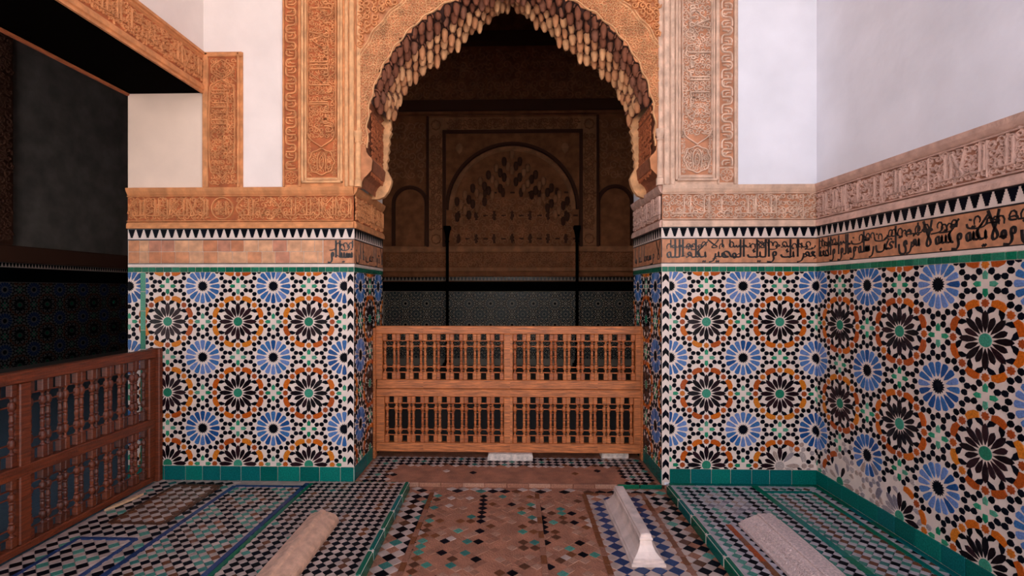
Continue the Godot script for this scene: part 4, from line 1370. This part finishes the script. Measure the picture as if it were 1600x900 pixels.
func railings() -> void:
	var A := root_of("wooden_railing", "honey-brown turned-wood railing that closes the foot of the arch", "railing", "", Vector3(0, 0.062, -0.55))
	var z0 := -0.06
	var m: Material = M.cedar_rail
	# two stacked frames of two bays each
	timber(A, "top_rail", Vector3(-1.195, 1.045, z0), Vector3(1.16, 1.115, 0.0), m)
	timber(A, "middle_rail", Vector3(-1.185, 0.56, z0), Vector3(1.155, 0.638, 0.0), m)
	timber(A, "middle_rail", Vector3(-1.19, 0.49, z0), Vector3(1.16, 0.557, 0.002), m)
	timber(A, "bottom_rail", Vector3(-1.19, 0.0, z0), Vector3(1.16, 0.08, 0.0), m)
	timber(A, "stile", Vector3(-1.195, 0.638, z0), Vector3(-1.135, 1.045, 0.0), m)
	timber(A, "stile", Vector3(1.1, 0.638, z0), Vector3(1.16, 1.045, 0.0), m)
	timber(A, "stile", Vector3(-0.055, 0.638, z0), Vector3(0.025, 1.045, 0.0), m)
	timber(A, "stile", Vector3(-1.19, 0.08, z0), Vector3(-1.115, 0.49, 0.0), m)
	timber(A, "stile", Vector3(1.085, 0.08, z0), Vector3(1.16, 0.49, 0.0), m)
	timber(A, "stile", Vector3(-0.055, 0.08, z0), Vector3(0.025, 0.49, 0.0), m)
	timber(A, "side_post", Vector3(-1.216, -0.058, -0.05), Vector3(-1.192, 1.1, 0.02), m)
	timber(A, "side_post", Vector3(1.145, -0.058, -0.05), Vector3(1.163, 1.1, 0.02), m)
	lattice(A, Transform3D(Basis(), Vector3(-1.135, 0.638, -0.03)), 1.08, 0.407, 9, M.cedar)
	lattice(A, Transform3D(Basis(), Vector3(0.025, 0.638, -0.03)), 1.075, 0.407, 9, M.cedar)
	lattice(A, Transform3D(Basis(), Vector3(-1.115, 0.08, -0.03)), 1.06, 0.41, 9, M.cedar)
	lattice(A, Transform3D(Basis(), Vector3(0.025, 0.08, -0.03)), 1.06, 0.41, 9, M.cedar)

	var B := root_of("wooden_railing", "reddish-brown turned-wood railing across the dark side opening on the left", "railing", "", Vector3(-2.765, 0.0, 0.0))
	# built along its own x, then turned so that x runs towards the viewer
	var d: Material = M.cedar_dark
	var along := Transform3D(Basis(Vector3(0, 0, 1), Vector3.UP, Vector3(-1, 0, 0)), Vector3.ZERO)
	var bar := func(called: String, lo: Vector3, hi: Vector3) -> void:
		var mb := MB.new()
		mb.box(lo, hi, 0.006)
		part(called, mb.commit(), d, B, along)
	# z of this frame points away from the room, so the visible face is at z = 0
	bar.call("end_post", Vector3(0.004, -0.0, -0.03), Vector3(0.05, 1.04, 0.07))
	bar.call("top_rail", Vector3(0.05, 0.97, -0.012), Vector3(2.3, 1.035, 0.06))
	bar.call("middle_rail", Vector3(0.05, 0.435, -0.006), Vector3(2.3, 0.5, 0.06))
	bar.call("bottom_rail", Vector3(0.05, 0.005, 0.0), Vector3(2.3, 0.05, 0.06))
	for x in [0.05, 1.085, 2.2]:
		bar.call("stile", Vector3(x, 0.05, -0.003), Vector3(x + 0.07, 0.97, 0.055))
	for x in [0.12, 1.155]:
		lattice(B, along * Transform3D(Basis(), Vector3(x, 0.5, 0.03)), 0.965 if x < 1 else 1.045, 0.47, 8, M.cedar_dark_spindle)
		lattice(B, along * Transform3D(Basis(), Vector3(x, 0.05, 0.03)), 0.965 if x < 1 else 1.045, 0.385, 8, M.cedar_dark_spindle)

# ---------------------------------------------------------------- grave markers and small things
func marker(called: String, label: String, section: Array, len: float, at: Vector3, m: Material, hip := 0.0) -> Node3D:
	# a long prism of that half section (half width, height), its ends drawn in by hip for every unit of height
	var o := root_of(called, label, "tombstone", "", at)
	var mb := MB.new()
	var n := section.size()
	var L := func(i: int, side: float, e: float) -> Vector3:
		var w: float = section[i][0]
		return Vector3(side * w, section[i][1], e * (len / 2 - hip * (section[0][0] - w)))
	for i in n - 1:
		for s in [-1.0, 1.0]:
			mb.quad(L.call(i, s, -1.0), L.call(i, s, 1.0), L.call(i + 1, s, 1.0), L.call(i + 1, s, -1.0), Vector3(s * (section[i + 1][1] - section[i][1] + 0.001), section[i][0] - section[i + 1][0], 0))
			mb.quad(L.call(i, -1.0, s), L.call(i, 1.0, s), L.call(i + 1, 1.0, s), L.call(i + 1, -1.0, s), Vector3(0, section[i][0] - section[i + 1][0], s * (section[i + 1][1] - section[i][1] + 0.001)))
	mb.quad(L.call(n - 1, -1.0, -1.0), L.call(n - 1, 1.0, -1.0), L.call(n - 1, 1.0, 1.0), L.call(n - 1, -1.0, 1.0), Vector3.UP)
	part("body", mb.commit(), m, o)
	return o

func small_things() -> void:
	marker("tombstone", "narrow white marble grave marker with a stepped pyramid end, on blue diamond tiles", [[0.094, 0.0], [0.094, 0.016], [0.084, 0.02], [0.084, 0.032], [0.074, 0.037], [0.05, 0.062], [0.036, 0.092], [0.032, 0.118], [0.037, 0.122], [0.037, 0.132], [0.03, 0.137], [0.03, 0.15], [0.022, 0.154]], 0.84, Vector3(0.762, LOW + 0.004, 0.715), M.marble, 1.0)
	var a := marker("tombstone", "rounded orange-toned marble grave marker lying on the left platform", [[0.102, 0.0], [0.102, 0.016], [0.096, 0.034], [0.08, 0.054], [0.05, 0.068], [0.022, 0.074], [0.016, 0.084], [0.006, 0.088]], 1.2, Vector3(-1.2, 0.004, 1.31), M.marble_warm, 0.12)
	var crest := MB.new()
	crest.ribbon(PackedVector2Array([Vector2(-0.56, 0.02), Vector2(0.56, 0.02)]), 0.012, -0.01, 0.004)
	part("ridge", crest.commit(), M.marble_warm, a, Transform3D(Basis(Vector3(0, 0, -1), Vector3(1, 0, 0), Vector3(0, -1, 0)) * Basis(), Vector3(0, 0.112, 0))) if false else null
	var b := marker("tombstone", "broad pale pink marble grave marker with carved sides, on the right platform between brown bands", [[0.138, 0.0], [0.138, 0.018], [0.128, 0.024], [0.124, 0.034], [0.052, 0.09], [0.046, 0.092], [0.046, 0.1], [0.036, 0.104]], 1.25, Vector3(1.575, 0.012, 1.325), M.marble_rough, 0.55)
	# close-set carving on its sloping sides
	for s in [-1.0, 1.0]:
		var rel := MB.new()
		scrolls(rel, Vector2(0.08, 0.01), Vector2(1.1, 0.078), 0.022, 0.0032, 0.006)
		var up := Vector3(-s * 0.072, 0.056, 0).normalized()
		var u := Vector3(0, 0, -s)
		part("carved_relief", rel.commit(), M.marble_rough, b, on(Vector3(s * 0.124, 0.0345, s * 0.58), u, up))
	# lime blocks that prop the railing
	for k in 2:
		var p := root_of("stone_block", ["rough whitewashed stone block propping the middle of the arch railing", "thin pale stone wedge under the right end of the arch railing"][k], "stone block", "", [Vector3(0.0, 0.003, -0.575), Vector3(0.93, 0.003, -0.66)][k])
		var mb := MB.new()
		var w: float = [0.2, 0.12][k]
		var pts := [Vector2(-w, 0.0), Vector2(-w * 0.98, 0.03), Vector2(-w * 0.93, 0.056), Vector2(-w * 0.3, 0.0585), Vector2(w * 0.4, 0.056), Vector2(w * 0.97, 0.0585), Vector2(w, 0.03), Vector2(w * 0.985, 0.0)]
		mb.slab(PackedVector2Array(pts), -0.06, 0.06)
		part("body", mb.commit(), M.lime, p)
	# a splinter of wood on the floor
	var chip := root_of("wood_splinter", "thin pale wood splinter on the floor against the foot of the left railing", "splinter", "", Vector3(-2.705, 0.006, 0.46))
	var mb2 := MB.new()
	mb2.slab(flats([-0.14, -0.012, -0.05, -0.022, 0.08, -0.02, 0.15, -0.004, 0.11, 0.012, 0.02, 0.016, -0.06, 0.01]), 0.0, 0.014)
	part("body", mb2.commit(), M.splinter, chip, Transform3D(Basis(Vector3(0.25, 0.0, -0.97).normalized(), Vector3(-0.97, 0, -0.25).normalized(), Vector3.UP), Vector3.ZERO))

# ---------------------------------------------------------------- the hall behind the arch
func hall() -> void:
	var W := root_of("wall_far", "dim far wall of the hall seen through the arch, carved with a blind arch over dark mosaic", "wall", "structure")
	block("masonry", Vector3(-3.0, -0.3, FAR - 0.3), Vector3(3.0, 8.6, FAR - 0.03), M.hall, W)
	var P := func(x: float, y: float) -> Vector2: return Vector2((x - 797.0) * 0.01425, 1.497 + (453.0 - y) * 0.01425)
	var bar := func(called: String, x0: float, y0: float, x1: float, y1: float, z0: float, z1: float, m: Material) -> void:
		var a: Vector2 = P.call(x0, y1)
		var b: Vector2 = P.call(x1, y0)
		block(called, Vector3(a.x, a.y, FAR + z0), Vector3(b.x, b.y, FAR + z1), m, W, 0.01)
	var H: Material = M.hall
	var D: Material = M.hall_dark
	var V: Material = M.hall_relief
	bar.call("cornice", 590, 56, 1005, 72, -0.05, 0.22, D)
	bar.call("cornice", 590, 160, 1005, 176, -0.05, 0.16, D)
	bar.call("moulding", 590, 176, 1005, 180, -0.05, 0.09, H)
	# the rectangular surround
	for e in [[670, 185, 694, 385], [907, 185, 931, 385], [694, 185, 907, 206]]:
		bar.call("surround", e[0], e[1], e[2], e[3], -0.05, 0.07, V)
	for e in [[667, 183, 671, 386], [930, 183, 934, 386], [692, 206, 697, 386], [904, 206, 909, 386], [692, 205, 909, 210]]:
		bar.call("moulding", e[0], e[1], e[2], e[3], -0.05, 0.1, D)
	var rel := MB.new()
	for e in [[673, 212, 691, 360], [910, 212, 928, 360], [700, 188, 902, 203]]:
		scrolls(rel, P.call(e[0], e[3]), P.call(e[2], e[1]), 0.11, 0.012, 0.03)
	for c in [[682, 197], [919, 197], [682, 374], [919, 374]]:
		rel.ribbon(ring(P.call(c[0], c[1]), 0.1, 8, 0.1, 24), 0.014, 0.0, 0.03)
	part("carved_relief", rel.commit(), H, W, Transform3D(Basis(), Vector3(0, 0, FAR + 0.07)))
	# blind arch: spandrels, ring, hanging cells, field of little cartouches
	var c0: Vector2 = P.call(800, 328)
	var arch := PackedVector2Array()
	for i in 33:
		arch.push_back(c0 + Vector2.from_angle(PI - PI * i / 32.0) * 1.46)
	var sp := PackedVector2Array([P.call(697, 210), P.call(697, 328)])
	sp.append_array(arch)
	sp.push_back(P.call(904, 328))
	sp.push_back(P.call(904, 210))
	var mb := MB.new()
	mb.slab(sp, FAR - 0.05, FAR + 0.04)
	part("spandrel", mb.commit(), M.hall, W)
	var band := MB.new()
	band.ribbon(arch, 0.05, 0.0, 0.07)
	part("arch_ring", band.commit(), D, W, Transform3D(Basis(), Vector3(0, 0, FAR)))
	var cells := MB.new()
	var cm := MB.new()
	cm.lathe(flats([0.0, -0.14, 0.04, -0.1, 0.055, 0.0, 0.05, 0.06, 0.03, 0.1, 0.0, 0.11]), 6)
	var cell := cm.commit()
	for row in 4:
		var n := 15
		for i in n:
			var u := (i + 0.5 * (row % 2) - 7.0) / 7.2
			var q: Vector2 = P.call(800.0 + u * 88.0, 243.0 + absf(u) * 74.0 + row * 12.0)
			if absf(u) > 1.0 or (q - c0).length() > 1.34:
				continue
			part("stalactite_cell", cell, V if (i + row) % 2 else D, W, Transform3D(Basis().scaled(Vector3(1.0, 0.85, 0.9)), Vector3(q.x, q.y, FAR + 0.04 - 0.012 * row)))
	for x in [718.0, 882.0]:
		var bud := MB.new()
		bud.lathe(flats([0.0, -0.13, 0.07, -0.06, 0.085, 0.02, 0.05, 0.09, 0.0, 0.12]), 10)
		var q: Vector2 = P.call(x, 233.0)
		part("leaf_boss", bud.commit(), V, W, Transform3D(Basis().scaled(Vector3(1, 1, 0.3)), Vector3(q.x, q.y, FAR + 0.04)))
	var ledge := MB.new()
	var inner := PackedVector2Array()
	for i in 33:
		inner.push_back(c0 + Vector2.from_angle(PI - PI * i / 32.0) * 1.36)
	ledge.ribbon(inner, 0.06, 0.0, 0.04)
	part("arch_band", ledge.commit(), V, W, Transform3D(Basis(), Vector3(0, 0, FAR)))
	var marks := MB.new()
	for row in 3:
		for i in 7:
			var q: Vector2 = P.call(716.0 + i * 28 + (14 if row == 0 else 0), [301.0, 337.0, 373.0][row])
			if row == 0 and (i == 0 or i == 6):
				continue
			marks.ribbon(PackedVector2Array([q + Vector2(0, -0.1), q, q + Vector2(0, 0.1)]), 0.05, 0.0, 0.02, true)
			marks.ribbon(PackedVector2Array([q + Vector2(0.16, 0), q + Vector2(0.26, 0)]), 0.02, 0.0, 0.02)
	part("cartouche_relief", marks.commit(), D, W, Transform3D(Basis(), Vector3(0, 0, FAR - 0.03)))
	rel = MB.new()
	scrolls(rel, P.call(706, 383), P.call(895, 310), 0.16, 0.014, 0.02)
	scrolls(rel, P.call(604, 280), P.call(664, 190), 0.2, 0.016, 0.025)
	scrolls(rel, P.call(936, 280), P.call(996, 190), 0.2, 0.016, 0.025)
	scrolls(rel, P.call(604, 155), P.call(996, 80), 0.2, 0.018, 0.03)
	part("carved_relief", rel.commit(), V, W, Transform3D(Basis(), Vector3(0, 0, FAR - 0.03)))
	# side niches
	for x in [640.0, 960.0]:
		var line := PackedVector2Array([P.call(x - 26, 384)])
		for i in 17:
			line.push_back(P.call(x - 26 * cos(PI * i / 16.0), 318.0 - 26 * sin(PI * i / 16.0)))
		line.push_back(P.call(x + 26, 384))
		var r := MB.new()
		r.ribbon(line, 0.045, 0.0, 0.08)
		part("niche_frame", r.commit(), D, W, Transform3D(Basis(), Vector3(0, 0, FAR - 0.03)))
	# bands under the arch
	bar.call("moulding", 596, 385, 1002, 394, -0.05, 0.06, V)
	bar.call("moulding", 596, 418, 1002, 424, -0.05, 0.06, V)
	bar.call("moulding", 596, 426, 1002, 432, -0.05, 0.05, H)
	rel = MB.new()
	scrolls(rel, P.call(600, 417), P.call(1000, 395), 0.11, 0.012, 0.025)
	part("carved_relief", rel.commit(), V, W, Transform3D(Basis(), Vector3(0, 0, FAR - 0.03)))
	bar.call("white_band", 596, 433, 1002, 439, -0.05, 0.02, M.hall_white)
	var t := MB.new()
	for i in 72:
		var q: Vector2 = P.call(599.0 + i * 5.6, 433)
		t.slab(PackedVector2Array([q + Vector2(-0.035, 0), q + Vector2(0.035, 0), q + Vector2(0.006, -0.075), q + Vector2(-0.006, -0.075)]), 0.0, 0.01)
	stuff("merlon_row", t, M.ink, W, Transform3D(Basis(), Vector3(0, 0, FAR + 0.02)))
	bar.call("black_band", 596, 440, 1002, 455, -0.05, 0.02, M.hall_black)
	bar.call("pale_line", 596, 455, 1002, 456, -0.05, 0.025, M.hall_net)
	# dark mosaic with a pale net of lines
	bar.call("mosaic_ground", 596, 456, 1002, 578, -0.05, 0.01, M.hall_net)
	var a: Vector2 = P.call(600, 560)
	var b: Vector2 = P.call(1000, 456)
	var old := {}
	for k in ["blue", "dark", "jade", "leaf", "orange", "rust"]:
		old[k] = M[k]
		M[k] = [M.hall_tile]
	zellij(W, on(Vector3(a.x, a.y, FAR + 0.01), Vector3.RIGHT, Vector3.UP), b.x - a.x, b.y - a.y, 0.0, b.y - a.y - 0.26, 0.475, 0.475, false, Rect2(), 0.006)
	for k in old:
		M[k] = old[k]
	# shell of the hall
	var S := root_of("wall_hall_left", "unlit left wall of the hall behind the arch", "wall", "structure")
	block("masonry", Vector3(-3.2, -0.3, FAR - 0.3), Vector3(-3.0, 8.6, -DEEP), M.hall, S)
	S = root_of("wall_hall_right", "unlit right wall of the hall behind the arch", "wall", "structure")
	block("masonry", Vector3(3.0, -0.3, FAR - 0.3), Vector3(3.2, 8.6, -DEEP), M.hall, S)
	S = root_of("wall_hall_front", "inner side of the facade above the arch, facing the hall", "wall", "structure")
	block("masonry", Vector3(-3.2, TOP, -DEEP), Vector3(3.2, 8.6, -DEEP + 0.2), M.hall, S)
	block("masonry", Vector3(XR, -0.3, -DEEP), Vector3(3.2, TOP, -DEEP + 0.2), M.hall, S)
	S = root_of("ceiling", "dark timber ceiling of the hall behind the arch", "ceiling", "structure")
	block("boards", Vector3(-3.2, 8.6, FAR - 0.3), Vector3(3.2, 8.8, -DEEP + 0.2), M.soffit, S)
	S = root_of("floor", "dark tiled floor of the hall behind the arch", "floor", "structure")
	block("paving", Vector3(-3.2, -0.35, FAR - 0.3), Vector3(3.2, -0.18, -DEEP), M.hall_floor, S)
	for k in 2:
		var x: float = [-1.36, 1.44][k]
		var col := root_of("column", ["slender hall column with shade in its colour, left of the blind arch", "slender hall column with shade in its colour, right of the blind arch"][k], "column", "", Vector3(x, -0.18, FAR + 0.3))
		var q := MB.new()
		q.box(Vector3(-0.09, 0, -0.09), Vector3(0.09, 0.1, 0.09), 0.01)
		q.lathe(flats([0.06, 0.1, 0.065, 0.14, 0.04, 0.18, 0.034, 0.3, 0.032, 2.7]), 14)
		part("shaft", q.commit(), M.hall_black, col)  # marble shaft: its backlit darkness is put into the colour
		q = MB.new()
		q.lathe(flats([0.032, 2.7, 0.045, 2.72, 0.035, 2.76, 0.045, 2.86, 0.07, 2.98]), 14)
		q.box(Vector3(-0.075, 2.98, -0.075), Vector3(0.075, 3.06, 0.075), 0.01)
		part("capital", q.commit(), M.hall_black, col)

# ---------------------------------------------------------------- the room beyond the side opening
func side_room() -> void:
	var X := -9.0
	var W := root_of("wall_side_room", "dim plaster wall of the side room with a shade-darkened mosaic dado, beyond the left railing", "wall", "structure")
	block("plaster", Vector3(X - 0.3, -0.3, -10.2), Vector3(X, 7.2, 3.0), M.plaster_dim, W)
	var T := func(y: float) -> Transform3D: return on(Vector3(X, y, 3.0), Vector3(0, 0, -1), Vector3.UP)
	var len := 13.0
	var g := MB.new()
	g.box(Vector3(0, 0, 0), Vector3(len, 1.64, 0.01))
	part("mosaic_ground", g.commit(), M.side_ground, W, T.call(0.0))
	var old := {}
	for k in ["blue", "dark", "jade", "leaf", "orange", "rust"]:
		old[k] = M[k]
		M[k] = [{"blue": M.navy[2], "dark": M.black[0], "jade": M.edge[1], "leaf": M.edge[1], "orange": M.brown[2], "rust": M.brown[2]}[k]]  # tones swapped for darker ones that carry the shade
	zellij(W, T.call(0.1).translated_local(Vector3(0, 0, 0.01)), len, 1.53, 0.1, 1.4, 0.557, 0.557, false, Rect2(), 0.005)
	for k in old:
		M[k] = old[k]
	g = MB.new()
	g.box(Vector3(0, 1.64, 0), Vector3(len, 1.9, 0.02))
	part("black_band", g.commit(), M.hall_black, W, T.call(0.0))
	merlons(W, T.call(1.9).translated_local(Vector3(0, 0, 0.02)), len, false)
	g = MB.new()
	g.box(Vector3(0, 1.99, 0), Vector3(len, 2.3, 0.05), 0.02)
	part("stucco_band", g.commit(), M.hall_dark, W, T.call(0.0))
	g = MB.new()
	g.box(Vector3(7.4, 2.3, 0), Vector3(8.02, 6.3, 0.06), 0.02)
	part("stucco_strip", g.commit(), M.hall_dark, W, T.call(0.0))
	var rel := MB.new()
	scrolls(rel, Vector2(7.45, 2.35), Vector2(7.97, 6.25), 0.13, 0.014, 0.03)
	part("carved_relief", rel.commit(), M.hall_dark, W, T.call(0.0).translated_local(Vector3(0, 0, 0.06)))
	var S := root_of("wall_side_end", "unlit end wall of the side room", "wall", "structure")
	block("masonry", Vector3(X - 0.3, -0.3, -10.4), Vector3(-3.2, 7.2, -10.2), M.hall_dark, S)
	S = root_of("wall_side_inner", "unlit inner wall between the side room and the hall", "wall", "structure")
	block("masonry", Vector3(-3.35, -0.3, -10.2), Vector3(-3.2, 7.2, -DEEP), M.hall_dark, S)
	block("masonry", Vector3(-3.35, TOP, -DEEP), Vector3(-3.02, 7.2, 3.0), M.plaster_dim, S)
	block("masonry", Vector3(-3.35, -0.3, -DEEP), Vector3(-3.02, TOP, -DEEP + 0.1), M.plaster_dim, S)
	S = root_of("ceiling", "dark timber ceiling of the side room", "ceiling", "structure")
	block("boards", Vector3(X - 0.3, 7.2, -10.4), Vector3(-3.02, 7.4, 3.0), M.soffit, S)
	S = root_of("floor", "blue-grey tiled floor of the side room", "floor", "structure")
	block("paving", Vector3(X, -0.35, -10.2), Vector3(-2.76, -0.02, 3.0), M.side_floor, S)
	S = root_of("wall_side_front", "outer wall of the side room with an unseen doorway to the court, widened for light", "wall", "structure")
	block("masonry", Vector3(X - 0.3, -0.3, 3.0), Vector3(-8.4, 7.2, 3.3), M.plaster_dim, S)
	block("masonry", Vector3(-8.4, 4.6, 3.0), Vector3(-4.4, 7.2, 3.3), M.plaster_dim, S)  # the doorway under this is unseen, widened to let more light in
	block("masonry", Vector3(-4.4, -0.3, 3.0), Vector3(-3.02, 7.2, 3.3), M.plaster_dim, S)

# ---------------------------------------------------------------- unseen court walls, added to bounce sunlight onto the facade
func court() -> void:
	var S := root_of("wall_bounce_end", "unseen sunlit wall added at the court end to bounce light", "wall", "structure")
	block("masonry", Vector3(-13.0, -0.3, 15.0), Vector3(9.0, 6.5, 15.5), M.court, S)
	S = root_of("wall_bounce_right", "unseen sunlit wall added on the court right to bounce light", "wall", "structure")
	block("masonry", Vector3(7.0, -0.3, 3.0), Vector3(7.5, 6.5, 15.0), M.court, S)

func _ready() -> void:
	rng.seed = 77
	# ------ camera: upright, turned 1.6 degrees to the left, picture cut a little off centre
	var cam := Camera3D.new()
	cam.name = "camera"
	cam.projection = Camera3D.PROJECTION_FRUSTUM
	cam.near = 0.05
	cam.far = 60.0
	cam.size = 2.0 * 0.05 * 450.0 / 800.0
	cam.frustum_offset = Vector2(25.35 / 800.0 * 0.05, 3.0 / 800.0 * 0.05)
	add_child(cam)
	cam.position = Vector3(0, 1.497, 3.967)
	cam.rotation = Vector3(0, deg_to_rad(1.6), 0)
	cam.current = true
	# ------ daylight from the open court behind the viewer
	var env := Environment.new()
	env.background_mode = Environment.BG_SKY
	var sky := Sky.new()
	var sm := ProceduralSkyMaterial.new()
	sm.sky_top_color = Color(0.62, 0.68, 0.8)
	sm.sky_horizon_color = Color(0.98, 0.92, 0.86)
	sm.sun_angle_max = 10.0
	sm.ground_bottom_color = Color(0.42, 0.34, 0.28)
	sm.ground_horizon_color = Color(0.9, 0.78, 0.66)
	sm.sky_curve = 0.2
	sky.sky_material = sm
	env.sky = sky
	env.background_energy_multiplier = 1.6
	env.tonemap_mode = Environment.TONE_MAPPER_LINEAR
	env.tonemap_exposure = 1.76
	env.sdfgi_enabled = true
	env.ssao_enabled = true
	env.ssil_enabled = true
	var we := WorldEnvironment.new()
	we.name = "surroundings"
	we.environment = env
	add_child(we)
	var sun := DirectionalLight3D.new()
	sun.name = "sun"
	sun.light_color = Color(1.0, 0.98, 0.96)
	sun.light_energy = 3.4
	sun.shadow_enabled = true
	add_child(sun)
	# it stands behind the facade, on the left: the court is sunlit, the chamber is not
	sun.look_at_from_position(Vector3(-6.0, 10.0, -5.0), Vector3.ZERO)
	# ------ the place
	make_materials()
	make_shapes()
	facade()
	side_walls()
	floors()
	hall()
	side_room()
	railings()
	small_things()
	court()
